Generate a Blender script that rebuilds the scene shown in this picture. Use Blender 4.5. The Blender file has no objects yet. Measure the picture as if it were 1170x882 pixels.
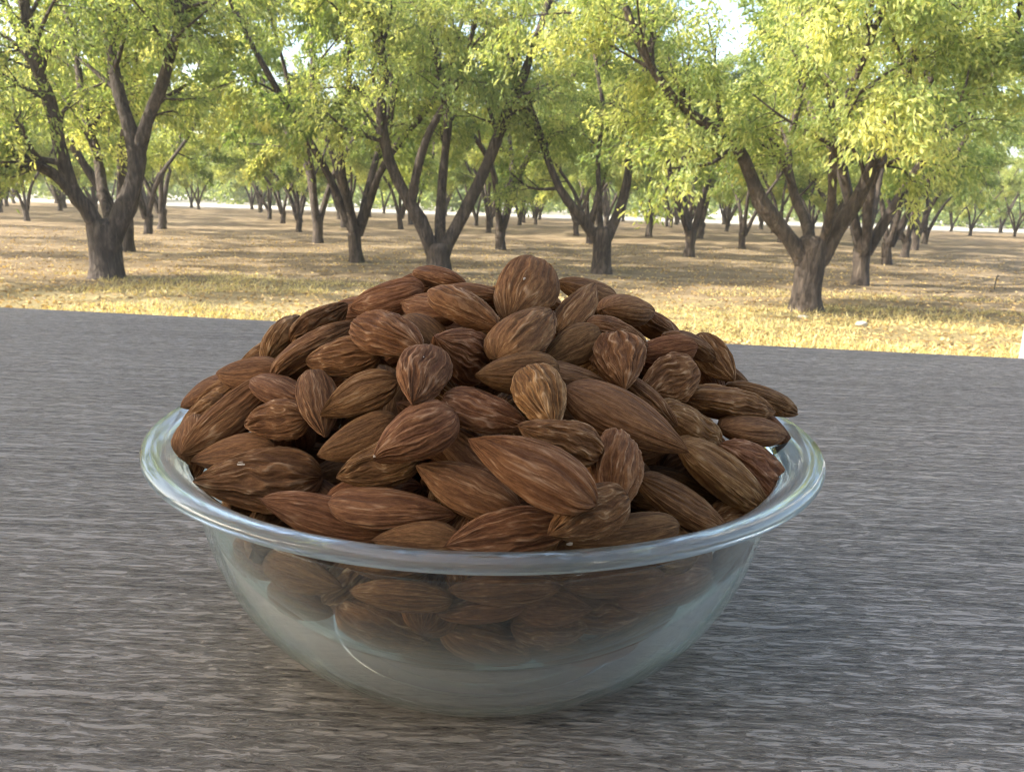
import bpy, bmesh, math, random
import numpy as np
from mathutils import Vector, Matrix

scene = bpy.context.scene
COL = scene.collection
R = math.radians

# ------------------------------------------------------------------ camera
FPX, CX, CY, HORIZON = 880.0, 585.0, 441.0, 230.0
PITCH = math.atan((CY - HORIZON) / FPX)
ROLL = R(1.8)
EYE = np.array([0.0, 0.0, 1.5])
_f = np.array([0, math.cos(PITCH), -math.sin(PITCH)])
_u = np.array([0, math.sin(PITCH), math.cos(PITCH)])
_r = np.array([1.0, 0, 0])
RT = math.cos(ROLL) * _r + math.sin(ROLL) * _u
UP = -math.sin(ROLL) * _r + math.cos(ROLL) * _u
cam_d = bpy.data.cameras.new('camera')
cam = bpy.data.objects.new('camera', cam_d)
COL.objects.link(cam)
cam.matrix_world = Matrix(((RT[0], UP[0], -_f[0], EYE[0]), (RT[1], UP[1], -_f[1], EYE[1]),
                           (RT[2], UP[2], -_f[2], EYE[2]), (0, 0, 0, 1)))
cam_d.sensor_width = 36.0
cam_d.lens = 36.0 * FPX / 1170.0
cam_d.clip_start = 0.01
cam_d.clip_end = 2000
cam_d.dof.use_dof = True
cam_d.dof.focus_distance = 0.19
cam_d.dof.aperture_fstop = 60
scene.camera = cam

# ------------------------------------------------------------------ light
SUN_EL, SUN_AZ = R(35), R(-102)          # azimuth measured from +Y towards +X
world = bpy.data.worlds.new('World')
scene.world = world
world.use_nodes = True
wn = world.node_tree
bg = wn.nodes['Background']
sky = wn.nodes.new('ShaderNodeTexSky')
sky.sky_type = 'NISHITA'
sky.sun_disc = False
sky.sun_elevation = SUN_EL
sky.sun_rotation = SUN_AZ
sky.air_density = 1.0
sky.dust_density = 4.0
sky.ozone_density = 0.4
wn.links.new(sky.outputs[0], bg.inputs[0])
bg.inputs[1].default_value = 0.135
sun_d = bpy.data.lights.new('sun', 'SUN')
sun_d.energy = 3.0
sun_d.angle = R(0.53)
sun_d.color = (1.0, 0.92, 0.80)
sun = bpy.data.objects.new('sun', sun_d)
COL.objects.link(sun)
sv = Vector((math.cos(SUN_EL) * math.sin(SUN_AZ), math.cos(SUN_EL) * math.cos(SUN_AZ), math.sin(SUN_EL)))
sun.rotation_euler = sv.to_track_quat('Z', 'Y').to_euler()
sun.location = (-20, -5, 25)
scene.view_settings.view_transform = 'Standard'
scene.view_settings.look = 'None'
scene.view_settings.gamma = 1.0
scene.view_settings.exposure = 2.15
scene.view_settings.use_curve_mapping = False
try:
    scene.cycles.max_bounces = 14
    scene.cycles.transmission_bounces = 12
    scene.cycles.transparent_max_bounces = 32
    scene.cycles.diffuse_bounces = 3
    scene.cycles.glossy_bounces = 6
    scene.cycles.volume_bounces = 4
    scene.cycles.filter_width = 1.15
    scene.cycles.blur_glossy = 0.3
except Exception:
    pass


# ------------------------------------------------------------------ helpers
def tag(o, label=None, cat=None, group=None, kind=None):
    if label: o['label'] = label
    if cat: o['category'] = cat
    if group: o['group'] = group
    if kind: o['kind'] = kind
    return o


def empty(name, loc=(0, 0, 0), rz=0.0):
    o = bpy.data.objects.new(name, None)
    o.empty_display_size = 0.05
    COL.objects.link(o)
    o.location = loc
    o.rotation_euler = (0, 0, rz)
    return o


def link(name, me, mat=None, parent=None):
    o = bpy.data.objects.new(name, me)
    COL.objects.link(o)
    if mat and not me.materials:
        me.materials.append(mat)
    if parent: o.parent = parent
    return o


def mesh_np(name, V, quads=None, tris=None, smooth=True):
    me = bpy.data.meshes.new(name)
    V = np.asarray(V, np.float32)
    parts, starts, n = [], [], 0
    if quads is not None and len(quads):
        q = np.asarray(quads, np.int32)
        parts.append(q.ravel()); starts.append(np.arange(len(q)) * 4); n = q.size
    if tris is not None and len(tris):
        t = np.asarray(tris, np.int32)
        parts.append(t.ravel()); starts.append(n + np.arange(len(t)) * 3)
    loops = np.concatenate(parts).astype(np.int32)
    st = np.concatenate(starts).astype(np.int32)
    me.vertices.add(len(V)); me.vertices.foreach_set('co', V.ravel())
    me.loops.add(len(loops)); me.loops.foreach_set('vertex_index', loops)
    me.polygons.add(len(st)); me.polygons.foreach_set('loop_start', st)
    me.polygons.foreach_set('use_smooth', np.full(len(st), smooth, bool))
    me.update(calc_edges=True)
    me.validate()
    return me


def box(bm, x0, x1, y0, y1, z0, z1):
    vs = [bm.verts.new((x, y, z)) for z in (z0, z1) for y in (y0, y1) for x in (x0, x1)]
    for f in ((0, 2, 3, 1), (4, 5, 7, 6), (0, 1, 5, 4), (2, 6, 7, 3), (0, 4, 6, 2), (1, 3, 7, 5)):
        bm.faces.new([vs[i] for i in f])


def bm_obj(name, bm, mat, parent=None, bevel=0.0):
    if bevel:
        bmesh.ops.bevel(bm, geom=list(bm.edges), offset=bevel, segments=2, affect='EDGES', profile=0.6)
    bmesh.ops.recalc_face_normals(bm, faces=list(bm.faces))
    me = bpy.data.meshes.new(name)
    bm.to_mesh(me); bm.free()
    return link(name, me, mat, parent)


def pix_ray(px, py):
    v = _f * FPX + RT * (px - CX) - UP * (py - CY)
    return v / np.linalg.norm(v)


def on_ground(px, py, z=0.0):
    v = pix_ray(px, py)
    t = (z - EYE[2]) / v[2]
    return EYE + v * t


# numpy gradient-ish value noise -------------------------------------------------
def _hash(ix, iy, iz, seed):
    h = (ix.astype(np.int64) * 374761393 + iy.astype(np.int64) * 668265263 + iz.astype(np.int64) * 2147483647 + seed * 974634777) & 0xFFFFFFFF
    h = ((h ^ (h >> 13)) * 1274126177) & 0xFFFFFFFF
    h = (h ^ (h >> 16)) & 0xFFFFFF
    return h / float(0xFFFFFF) * 2 - 1


def vnoise(p, seed=0):
    i = np.floor(p).astype(np.int64); f = p - i
    f = f * f * f * (f * (f * 6 - 15) + 10)
    out = 0
    for dx in (0, 1):
        for dy in (0, 1):
            for dz in (0, 1):
                w = (f[..., 0] if dx else 1 - f[..., 0]) * (f[..., 1] if dy else 1 - f[..., 1]) * (f[..., 2] if dz else 1 - f[..., 2])
                out = out + w * _hash(i[..., 0] + dx, i[..., 1] + dy, i[..., 2] + dz, seed)
    return out


# ------------------------------------------------------------------ materials
def mat(name):
    m = bpy.data.materials.new(name)
    m.use_nodes = True
    nt = m.node_tree
    return m, nt, nt.nodes['Principled BSDF'], nt.nodes['Material Output']


def nd(nt, typ, **kw):
    n = nt.nodes.new(typ)
    for k, v in kw.items():
        if k.startswith('i_'):
            n.inputs[k[2:].replace('_', ' ')].default_value = v
        else:
            setattr(n, k, v)
    return n


def ramp(nt, stops, interp='LINEAR'):
    n = nt.nodes.new('ShaderNodeValToRGB')
    n.color_ramp.interpolation = interp
    e = n.color_ramp.elements
    while len(e) < len(stops): e.new(0.5)
    for k, (p, c) in enumerate(stops):
        e[k].position = p; e[k].color = (*c, 1)
    return n


def mixc(nt, a, b, fac, mode='MIX'):
    n = nt.nodes.new('ShaderNodeMix'); n.data_type = 'RGBA'; n.blend_type = mode
    for sock, v in ((0, fac), (6, a), (7, b)):
        if hasattr(v, 'is_output'): nt.links.new(v, n.inputs[sock])
        else: n.inputs[sock].default_value = (*v, 1) if sock else v
    return n.outputs[2]


def m_table():
    m, nt, b, out = mat('weathered_wood_laminate')
    L = nt.links.new
    tc = nd(nt, 'ShaderNodeTexCoord')
    # warp so that the grain lines wander a little
    mp0 = nd(nt, 'ShaderNodeMapping'); mp0.inputs['Scale'].default_value = (7, 26, 1)
    L(tc.outputs['Object'], mp0.inputs[0])
    grn = nd(nt, 'ShaderNodeMapping'); grn.inputs['Rotation'].default_value = (0, 0, R(-4.9))
    L(tc.outputs['Object'], grn.inputs[0])
    wob = nd(nt, 'ShaderNodeTexNoise', i_Scale=1.0, i_Detail=3.0)
    L(mp0.outputs[0], wob.inputs['Vector'])
    sc = nd(nt, 'ShaderNodeVectorMath', operation='SCALE'); sc.inputs['Scale'].default_value = 0.006
    L(wob.outputs['Color'], sc.inputs[0])
    ad = nd(nt, 'ShaderNodeVectorMath', operation='ADD')
    L(grn.outputs[0], ad.inputs[0]); L(sc.outputs[0], ad.inputs[1])

    def stretched(sx, sy, detail, rough=0.6, dist=0.0):
        mp = nd(nt, 'ShaderNodeMapping'); mp.inputs['Scale'].default_value = (sx, sy, 1)
        L(ad.outputs[0], mp.inputs[0])
        n = nd(nt, 'ShaderNodeTexNoise', i_Scale=1.0, i_Detail=detail, i_Roughness=rough, i_Distortion=dist)
        L(mp.outputs[0], n.inputs['Vector'])
        return n.outputs['Fac']
    flake = stretched(120, 720, 5.0, 0.68, 0.7)     # torn fibre flakes
    fine = stretched(420, 1500, 3.0, 0.6, 0.5)
    pits = stretched(28, 310, 4.0, 0.6, 0.5)
    band = stretched(2.4, 300, 5.0, 0.66)           # long grain lines
    broad = stretched(1.6, 9.0, 3.0, 0.5)

    def mth(op, a, b_=None, clamp=False):
        n = nd(nt, 'ShaderNodeMath', operation=op, use_clamp=clamp)
        for k, v in enumerate((a, b_)):
            if v is None: continue
            if hasattr(v, 'is_output'): L(v, n.inputs[k])
            else: n.inputs[k].default_value = v
        return n.outputs[0]
    h = mth('ADD', mth('ADD', mth('MULTIPLY', flake, 0.52), mth('MULTIPLY', fine, 0.12)), mth('ADD', mth('MULTIPLY', pits, 0.14), mth('MULTIPLY', band, 0.22)))
    # terraced height: flakes with torn edges
    hr = ramp(nt, [(0.0, (0, 0, 0)), (0.41, (0.06,) * 3), (0.445, (0.36,) * 3), (0.485, (0.44,) * 3), (0.505, (0.66,) * 3), (0.55, (0.74,) * 3), (0.575, (0.92,) * 3), (0.8, (1, 1, 1))])
    h = mth('ADD', mth('MULTIPLY', h, 1.35), -0.135)
    L(h, hr.inputs[0])
    bump = nd(nt, 'ShaderNodeBump', i_Strength=1.0, i_Distance=0.0024)
    L(hr.outputs[0], bump.inputs['Height'])
    L(bump.outputs[0], b.inputs['Normal'])
    c1 = ramp(nt, [(0.0, (0.055, 0.044, 0.033)), (0.3, (0.165, 0.138, 0.106)), (0.6, (0.268, 0.231, 0.183)), (1.0, (0.355, 0.311, 0.251))])
    L(hr.outputs[0], c1.inputs[0])
    c2 = ramp(nt, [(0.3, (0.80, 0.78, 0.77)), (0.7, (1.0, 0.985, 0.97))])
    L(broad, c2.inputs[0])
    c = mixc(nt, c1.outputs[0], c2.outputs[0], 1.0, 'MULTIPLY')
    L(c, b.inputs['Base Color'])
    b.inputs['Roughness'].default_value = 0.62
    b.inputs['Specular IOR Level'].default_value = 0.45
    return m


def m_glass():
    m, nt, b, out = mat('clear_glass')
    nt.nodes.remove(b)
    L = nt.links.new
    g = nd(nt, 'ShaderNodeBsdfGlass', i_IOR=1.5, i_Roughness=0.02)
    g.inputs['Color'].default_value = (0.97, 0.995, 0.99, 1)
    # moulding lines that run round the rim
    tc = nd(nt, 'ShaderNodeTexCoord'); sp = nd(nt, 'ShaderNodeSeparateXYZ'); L(tc.outputs['Object'], sp.inputs[0])
    at = nd(nt, 'ShaderNodeMath', operation='ARCTAN2'); L(sp.outputs[1], at.inputs[0]); L(sp.outputs[0], at.inputs[1])
    fl = nd(nt, 'ShaderNodeCombineXYZ'); L(sp.outputs[0], fl.inputs[0]); L(sp.outputs[1], fl.inputs[1])
    ln = nd(nt, 'ShaderNodeVectorMath', operation='LENGTH'); L(fl.outputs[0], ln.inputs[0])
    k1 = nd(nt, 'ShaderNodeMath', operation='MULTIPLY'); k1.inputs[1].default_value = 1500; L(ln.outputs['Value'], k1.inputs[0])
    k2 = nd(nt, 'ShaderNodeMath', operation='MULTIPLY'); k2.inputs[1].default_value = 1500; L(sp.outputs[2], k2.inputs[0])
    k3 = nd(nt, 'ShaderNodeMath', operation='MULTIPLY'); k3.inputs[1].default_value = 5; L(at.outputs[0], k3.inputs[0])
    cb = nd(nt, 'ShaderNodeCombineXYZ'); L(k1.outputs[0], cb.inputs[0]); L(k2.outputs[0], cb.inputs[1]); L(k3.outputs[0], cb.inputs[2])
    n = nd(nt, 'ShaderNodeTexNoise', i_Scale=1.0, i_Detail=3.0); L(cb.outputs[0], n.inputs['Vector'])
    bp = nd(nt, 'ShaderNodeBump', i_Strength=0.5, i_Distance=0.00012); L(n.outputs['Fac'], bp.inputs['Height']); L(bp.outputs[0], g.inputs['Normal'])
    L(g.outputs[0], out.inputs[0])
    v = nd(nt, 'ShaderNodeVolumePrincipled', i_Density=45.0, i_Anisotropy=0.5)
    v.inputs['Color'].default_value = (0.92, 0.985, 0.975, 1)
    L(v.outputs[0], out.inputs['Volume'])
    return m


def m_thin_glass():
    """a thin wall of glass: straight-through light, Fresnel reflection, and a faint washed-on film"""
    m, nt, b, out = mat('thin_hazy_glass')
    nt.nodes.remove(b)
    L = nt.links.new
    lw = nd(nt, 'ShaderNodeLayerWeight', i_Blend=0.5)
    p5 = nd(nt, 'ShaderNodeMath', operation='POWER'); p5.inputs[1].default_value = 4.6; L(lw.outputs['Facing'], p5.inputs[0])
    fr = nd(nt, 'ShaderNodeMath', operation='MULTIPLY_ADD', use_clamp=True); fr.inputs[1].default_value = 0.95; fr.inputs[2].default_value = 0.024; L(p5.outputs[0], fr.inputs[0])
    t = nd(nt, 'ShaderNodeBsdfTransparent'); t.inputs[0].default_value = (0.985, 0.996, 0.994, 1)
    g = nd(nt, 'ShaderNodeBsdfGlossy', i_Roughness=0.03); g.inputs[0].default_value = (0.95, 1.0, 0.99, 1)
    df = nd(nt, 'ShaderNodeBsdfDiffuse'); df.inputs[0].default_value = (0.84, 0.92, 0.90, 1)
    tr = nd(nt, 'ShaderNodeBsdfTranslucent'); tr.inputs[0].default_value = (0.84, 0.92, 0.90, 1)
    m1 = nd(nt, 'ShaderNodeMixShader'); m1.inputs[0].default_value = 0.5
    L(df.outputs[0], m1.inputs[1]); L(tr.outputs[0], m1.inputs[2])
    p2 = nd(nt, 'ShaderNodeMath', operation='POWER'); p2.inputs[1].default_value = FILM_P; L(lw.outputs['Facing'], p2.inputs[0])
    ff = nd(nt, 'ShaderNodeMath', operation='MULTIPLY_ADD', use_clamp=True); ff.inputs[1].default_value = FILM_G; ff.inputs[2].default_value = FILM_0; L(p2.outputs[0], ff.inputs[0])
    m2 = nd(nt, 'ShaderNodeMixShader'); L(ff.outputs[0], m2.inputs[0])
    L(t.outputs[0], m2.inputs[1]); L(m1.outputs[0], m2.inputs[2])
    m3 = nd(nt, 'ShaderNodeMixShader'); L(fr.outputs[0], m3.inputs[0])
    L(m2.outputs[0], m3.inputs[1]); L(g.outputs[0], m3.inputs[2])
    L(m3.outputs[0], out.inputs[0])
    return m


FILM_0, FILM_G, FILM_P = 0.008, 0.06, 3.0
CLOUD = 21.0
HAZE = 0.0008


def m_cloudy():
    m, nt, b, out = mat('cloudy_glass')
    nt.nodes.remove(b)
    v = nd(nt, 'ShaderNodeVolumePrincipled', i_Density=CLOUD, i_Anisotropy=0.3)
    v.inputs['Color'].default_value = (0.978, 0.997, 0.991, 1)
    nt.links.new(v.outputs[0], out.inputs['Volume'])
    return m


def m_almond():
    m, nt, b, out = mat('almond_skin')
    L = nt.links.new
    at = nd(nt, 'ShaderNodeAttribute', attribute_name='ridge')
    uvw = nd(nt, 'ShaderNodeAttribute', attribute_name='skin')
    oi = nd(nt, 'ShaderNodeObjectInfo')
    mp = nd(nt, 'ShaderNodeMapping'); L(uvw.outputs['Vector'], mp.inputs[0])
    rl = nd(nt, 'ShaderNodeCombineXYZ'); L(oi.outputs['Random'], rl.inputs[2])
    s9 = nd(nt, 'ShaderNodeVectorMath', operation='SCALE'); s9.inputs['Scale'].default_value = 37.0
    L(rl.outputs[0], s9.inputs[0]); L(s9.outputs[0], mp.inputs['Location'])
    n1 = nd(nt, 'ShaderNodeTexNoise', i_Scale=17.0, i_Detail=5.0, i_Roughness=0.65, i_Distortion=0.5)
    L(mp.outputs[0], n1.inputs['Vector'])
    n2 = nd(nt, 'ShaderNodeTexNoise', i_Scale=60.0, i_Detail=3.0, i_Roughness=0.7)
    tc = nd(nt, 'ShaderNodeTexCoord'); mp2 = nd(nt, 'ShaderNodeMapping'); mp2.inputs['Scale'].default_value = (20, 20, 20)
    L(tc.outputs['Object'], mp2.inputs[0]); L(mp2.outputs[0], n2.inputs['Vector'])
    # speckled brown skin
    n4 = nd(nt, 'ShaderNodeTexNoise', i_Scale=1.0, i_Detail=5.0, i_Roughness=0.7)
    mp4 = nd(nt, 'ShaderNodeMapping'); mp4.inputs['Scale'].default_value = (420, 1100, 1100)
    L(tc.outputs['Object'], mp4.inputs[0]); L(mp4.outputs[0], n4.inputs['Vector'])
    sm = nd(nt, 'ShaderNodeMath', operation='MULTIPLY_ADD'); sm.inputs[1].default_value = 0.45; L(n1.outputs['Fac'], sm.inputs[0])
    sm2 = nd(nt, 'ShaderNodeMath', operation='MULTIPLY'); sm2.inputs[1].default_value = 0.55; L(n4.outputs['Fac'], sm2.inputs[0]); L(sm2.outputs[0], sm.inputs[2])
    cr = ramp(nt, [(0.26, (0.075, 0.028, 0.010)), (0.45, (0.155, 0.063, 0.022)), (0.56, (0.225, 0.100, 0.038)), (0.74, (0.38, 0.205, 0.092))])
    L(sm.outputs[0], cr.inputs[0])
    # thin pale dust along the crests of the veins, in blotches
    n3 = nd(nt, 'ShaderNodeTexNoise', i_Scale=3.0, i_Detail=4.0)
    L(mp.outputs[0], n3.inputs['Vector'])
    dr = ramp(nt, [(0.30, (0.12,) * 3), (0.62, (1.0,) * 3)]); L(n3.outputs['Fac'], dr.inputs[0])
    cp = ramp(nt, [(0.50, (0, 0, 0)), (0.95, (0.85,) * 3)]); L(at.outputs['Fac'], cp.inputs[0])
    dm = nd(nt, 'ShaderNodeMath', operation='MULTIPLY'); L(dr.outputs[0], dm.inputs[0]); L(cp.outputs[0], dm.inputs[1])
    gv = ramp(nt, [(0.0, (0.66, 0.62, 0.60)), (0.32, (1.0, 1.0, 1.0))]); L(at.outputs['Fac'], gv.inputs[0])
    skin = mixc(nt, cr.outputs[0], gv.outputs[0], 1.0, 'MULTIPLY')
    dusty = mixc(nt, skin, (0.58, 0.37, 0.21), dm.outputs[0])
    tone = nd(nt, 'ShaderNodeHueSaturation')
    L(dusty, tone.inputs['Color'])
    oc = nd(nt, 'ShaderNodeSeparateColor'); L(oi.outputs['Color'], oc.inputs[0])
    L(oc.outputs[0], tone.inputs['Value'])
    hs = nd(nt, 'ShaderNodeMapRange'); hs.inputs['To Min'].default_value = 0.496; hs.inputs['To Max'].default_value = 0.512
    L(oi.outputs['Random'], hs.inputs[0]); L(hs.outputs[0], tone.inputs['Hue'])
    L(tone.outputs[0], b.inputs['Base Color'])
    bp = nd(nt, 'ShaderNodeBump', i_Strength=0.8, i_Distance=0.0006); L(n1.outputs['Fac'], bp.inputs['Height'])
    bp2 = nd(nt, 'ShaderNodeBump', i_Strength=0.35, i_Distance=0.0002); L(n2.outputs['Fac'], bp2.inputs['Height'])
    L(bp.outputs[0], bp2.inputs['Normal']); L(bp2.outputs[0], b.inputs['Normal'])
    b.inputs['Roughness'].default_value = 0.78
    b.inputs['Specular IOR Level'].default_value = 0.22
    return m


def m_bark():
    m, nt, b, out = mat('bark')
    L = nt.links.new
    tc = nd(nt, 'ShaderNodeTexCoord')
    mp = nd(nt, 'ShaderNodeMapping'); mp.inputs['Scale'].default_value = (16, 16, 3.5)
    L(tc.outputs['Object'], mp.inputs[0])
    n = nd(nt, 'ShaderNodeTexNoise', i_Scale=1.0, i_Detail=6.0, i_Roughness=0.65, i_Distortion=0.6)
    L(mp.outputs[0], n.inputs['Vector'])
    n2 = nd(nt, 'ShaderNodeTexNoise', i_Scale=2.2, i_Detail=3.0); L(tc.outputs['Object'], n2.inputs['Vector'])
    c = ramp(nt, [(0.3, (0.014, 0.011, 0.009)), (0.5, (0.050, 0.039, 0.031)), (0.72, (0.135, 0.110, 0.088))])
    L(n.outputs['Fac'], c.inputs[0])
    c2 = ramp(nt, [(0.35, (0.75, 0.72, 0.7)), (0.7, (1.25, 1.2, 1.12))]); L(n2.outputs['Fac'], c2.inputs[0])
    L(mixc(nt, c.outputs[0], c2.outputs[0], 1.0, 'MULTIPLY'), b.inputs['Base Color'])
    bp = nd(nt, 'ShaderNodeBump', i_Strength=1.0, i_Distance=0.08); L(n.outputs['Fac'], bp.inputs['Height']); L(bp.outputs[0], b.inputs['Normal'])
    b.inputs['Roughness'].default_value = 0.9
    return m


def m_leaf(name, lo, mid, hi, trans=0.45):
    m, nt, b, out = mat(name)
    L = nt.links.new
    at = nd(nt, 'ShaderNodeAttribute', attribute_name='tint')
    c = ramp(nt, [(0.0, lo), (0.5, mid), (1.0, hi)])
    L(at.outputs['Fac'], c.inputs[0])
    L(c.outputs[0], b.inputs['Base Color'])
    b.inputs['Roughness'].default_value = 0.5
    b.inputs['Specular IOR Level'].default_value = 0.35
    tr = nd(nt, 'ShaderNodeBsdfTranslucent')
    tcol = mixc(nt, c.outputs[0], (1.9, 1.75, 1.0), 1.0, 'MULTIPLY')
    L(tcol, tr.inputs[0])
    mx = nd(nt, 'ShaderNodeMixShader'); mx.inputs[0].default_value = trans
    L(b.outputs[0], mx.inputs[1]); L(tr.outputs[0], mx.inputs[2])
    L(mx.outputs[0], out.inputs[0])
    return m


def m_ground():
    m, nt, b, out = mat('dry_orchard_floor')
    L = nt.links.new
    tc = nd(nt, 'ShaderNodeTexCoord')
    geo = tc.outputs['Object']

    def noise(scale, detail=5.0, sx=1.0, sy=1.0, rough=0.6):
        mp = nd(nt, 'ShaderNodeMapping'); mp.inputs['Scale'].default_value = (scale * sx, scale * sy, scale)
        L(geo, mp.inputs[0])
        n = nd(nt, 'ShaderNodeTexNoise', i_Scale=1.0, i_Detail=detail, i_Roughness=rough)
        L(mp.outputs[0], n.inputs['Vector']); return n.outputs['Fac']
    big = noise(0.35, 4.0, 0.5, 1.5)
    midn = noise(2.2, 6.0, 0.7, 1.2)
    fine = noise(22.0, 6.0, 1, 1, 0.7)
    c = ramp(nt, [(0.28, (0.075, 0.056, 0.036)), (0.45, (0.20, 0.152, 0.094)), (0.6, (0.31, 0.243, 0.152)), (0.8, (0.43, 0.35, 0.235))])
    a1 = nd(nt, 'ShaderNodeMath', operation='MULTIPLY_ADD'); a1.inputs[1].default_value = 0.45; L(fine, a1.inputs[0])
    a2 = nd(nt, 'ShaderNodeMath', operation='MULTIPLY'); a2.inputs[1].default_value = 0.55; L(midn, a2.inputs[0]); L(a2.outputs[0], a1.inputs[2])
    L(a1.outputs[0], c.inputs[0])
    # dry grass patches, more of them near the porch
    sep = nd(nt, 'ShaderNodeSeparateXYZ'); L(geo, sep.inputs[0])
    near = nd(nt, 'ShaderNodeMapRange'); near.inputs['From Min'].default_value = 14.5; near.inputs['From Max'].default_value = 9.5
    near.inputs['To Min'].default_value = 0.0; near.inputs['To Max'].default_value = 0.55
    L(sep.outputs[1], near.inputs[0])
    g1 = nd(nt, 'ShaderNodeMath', operation='ADD'); L(near.outputs[0], g1.inputs[0]); L(big, g1.inputs[1])
    gr = ramp(nt, [(0.58, (0, 0, 0)), (0.95, (0.8,) * 3)]); L(g1.outputs[0], gr.inputs[0])
    gc = ramp(nt, [(0.3, (0.11, 0.095, 0.045)), (0.52, (0.29, 0.243, 0.115)), (0.75, (0.45, 0.385, 0.21))]); L(fine, gc.inputs[0])
    c3 = mixc(nt, c.outputs[0], gc.outputs[0], gr.outputs[0])
    bgc = ramp(nt, [(0.36, (0.62, 0.60, 0.58)), (0.62, (1.0, 1.0, 1.0))]); L(noise(0.8, 4.0, 0.35, 1.6), bgc.inputs[0])
    c3 = mixc(nt, c3, bgc.outputs[0], 1.0, 'MULTIPLY')
    # far field beyond the last row is pale stubble
    far = nd(nt, 'ShaderNodeMapRange'); far.inputs['From Min'].default_value = 70; far.inputs['From Max'].default_value = 84
    L(sep.outputs[1], far.inputs[0])
    c4 = mixc(nt, c3, (0.40, 0.38, 0.31), far.outputs[0])
    L(c4, b.inputs['Base Color'])
    bp = nd(nt, 'ShaderNodeBump', i_Strength=1.0, i_Distance=0.06); L(a1.outputs[0], bp.inputs['Height']); L(bp.outputs[0], b.inputs['Normal'])
    b.inputs['Roughness'].default_value = 0.95
    b.inputs['Specular IOR Level'].default_value = 0.1
    return m


def m_plain(name, col, rough=0.6, noise=0.12, scale=6.0):
    m, nt, b, out = mat(name)
    tc = nd(nt, 'ShaderNodeTexCoord')
    n = nd(nt, 'ShaderNodeTexNoise', i_Scale=scale, i_Detail=5.0)
    nt.links.new(tc.outputs['Object'], n.inputs['Vector'])
    c = ramp(nt, [(0.25, tuple(x * (1 - noise) for x in col)), (0.75, tuple(min(1, x * (1 + noise)) for x in col))])
    nt.links.new(n.outputs['Fac'], c.inputs[0]); nt.links.new(c.outputs[0], b.inputs['Base Color'])
    b.inputs['Roughness'].default_value = rough
    return m


M_THIN, M_CLOUD = m_thin_glass(), m_cloudy()
M_TABLE, M_GLASS, M_ALMOND, M_BARK, M_GROUND = m_table(), m_glass(), m_almond(), m_bark(), m_ground()
M_LEAF = m_leaf('orchard_leaf', (0.085, 0.145, 0.040), (0.20, 0.262, 0.092), (0.47, 0.485, 0.19), 0.55)
M_WHITE = m_plain('white_paint', (0.78, 0.79, 0.80), 0.45, 0.03)
M_BLOCKER = m_plain('blocker_brown', (0.36, 0.325, 0.28), 0.8)
M_PALE = m_plain('pale_nut_flesh', (0.55, 0.44, 0.32), 0.8, 0.15, 900.0)
M_CONC = m_plain('concrete', (0.26, 0.25, 0.235), 0.85)
M_STEEL = m_plain('dark_steel', (0.05, 0.05, 0.055), 0.4)
M_STONE = m_plain('pale_stone', (0.34, 0.31, 0.26), 0.9, 0.25, 18.0)
M_STAKE = m_plain('dark_plastic', (0.03, 0.03, 0.03), 0.5)
M_GRASS = m_leaf('dry_grass', (0.22, 0.19, 0.07), (0.42, 0.36, 0.15), (0.62, 0.55, 0.30), 0.3)
M_LITTER = m_leaf('fallen_leaf', (0.13, 0.08, 0.04), (0.36, 0.25, 0.10), (0.56, 0.44, 0.20), 0.2)
M_WOODS = m_leaf('far_leaf', (0.10, 0.15, 0.05), (0.17, 0.23, 0.075), (0.30, 0.34, 0.12), 0.4)

# ------------------------------------------------------------------ ground
rg = np.random.default_rng(11)
ys = np.concatenate([np.linspace(-30, 6, 8), np.linspace(7, 40, 200)[0:], np.linspace(41, 100, 60), np.geomspace(105, 1500, 14)])
xs = np.concatenate([-np.geomspace(1500, 45, 12), np.linspace(-42, 42, 240), np.geomspace(45, 1500, 12)])
GX, GY = np.meshgrid(xs, ys)


def ground_h(x, y):
    x = np.asarray(x, float); y = np.asarray(y, float)
    p = np.stack([x * 0.5, y * 0.9, 0 * x], -1)
    q = np.stack([x * 1.9, y * 2.8, 0 * x + 5], -1)
    w = np.clip((y - 7) / 3, 0, 1) * np.clip((110 - y) / 30, 0, 1)
    return (0.035 * vnoise(p, 3) + 0.022 * vnoise(q, 4)) * w


GZ = ground_h(GX, GY)
ny, nx = GX.shape
idx = np.arange(ny * nx).reshape(ny, nx)
quads = np.stack([idx[:-1, :-1], idx[:-1, 1:], idx[1:, 1:], idx[1:, :-1]], -1).reshape(-1, 4)
g = link('ground', mesh_np('ground', np.stack([GX, GY, GZ], -1).reshape(-1, 3), quads), M_GROUND)
tag(g, kind='structure')

# ------------------------------------------------------------------ porch deck, porch, table
TZ = EYE[2] - 0.1204          # table top height
DECK = 0.62
bm = bmesh.new(); box(bm, -4.2, 3.4, -2.6, 1.9, 0.02, DECK)
tag(bm_obj('porch_floor', bm, M_CONC, bevel=0.01), kind='structure')

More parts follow.
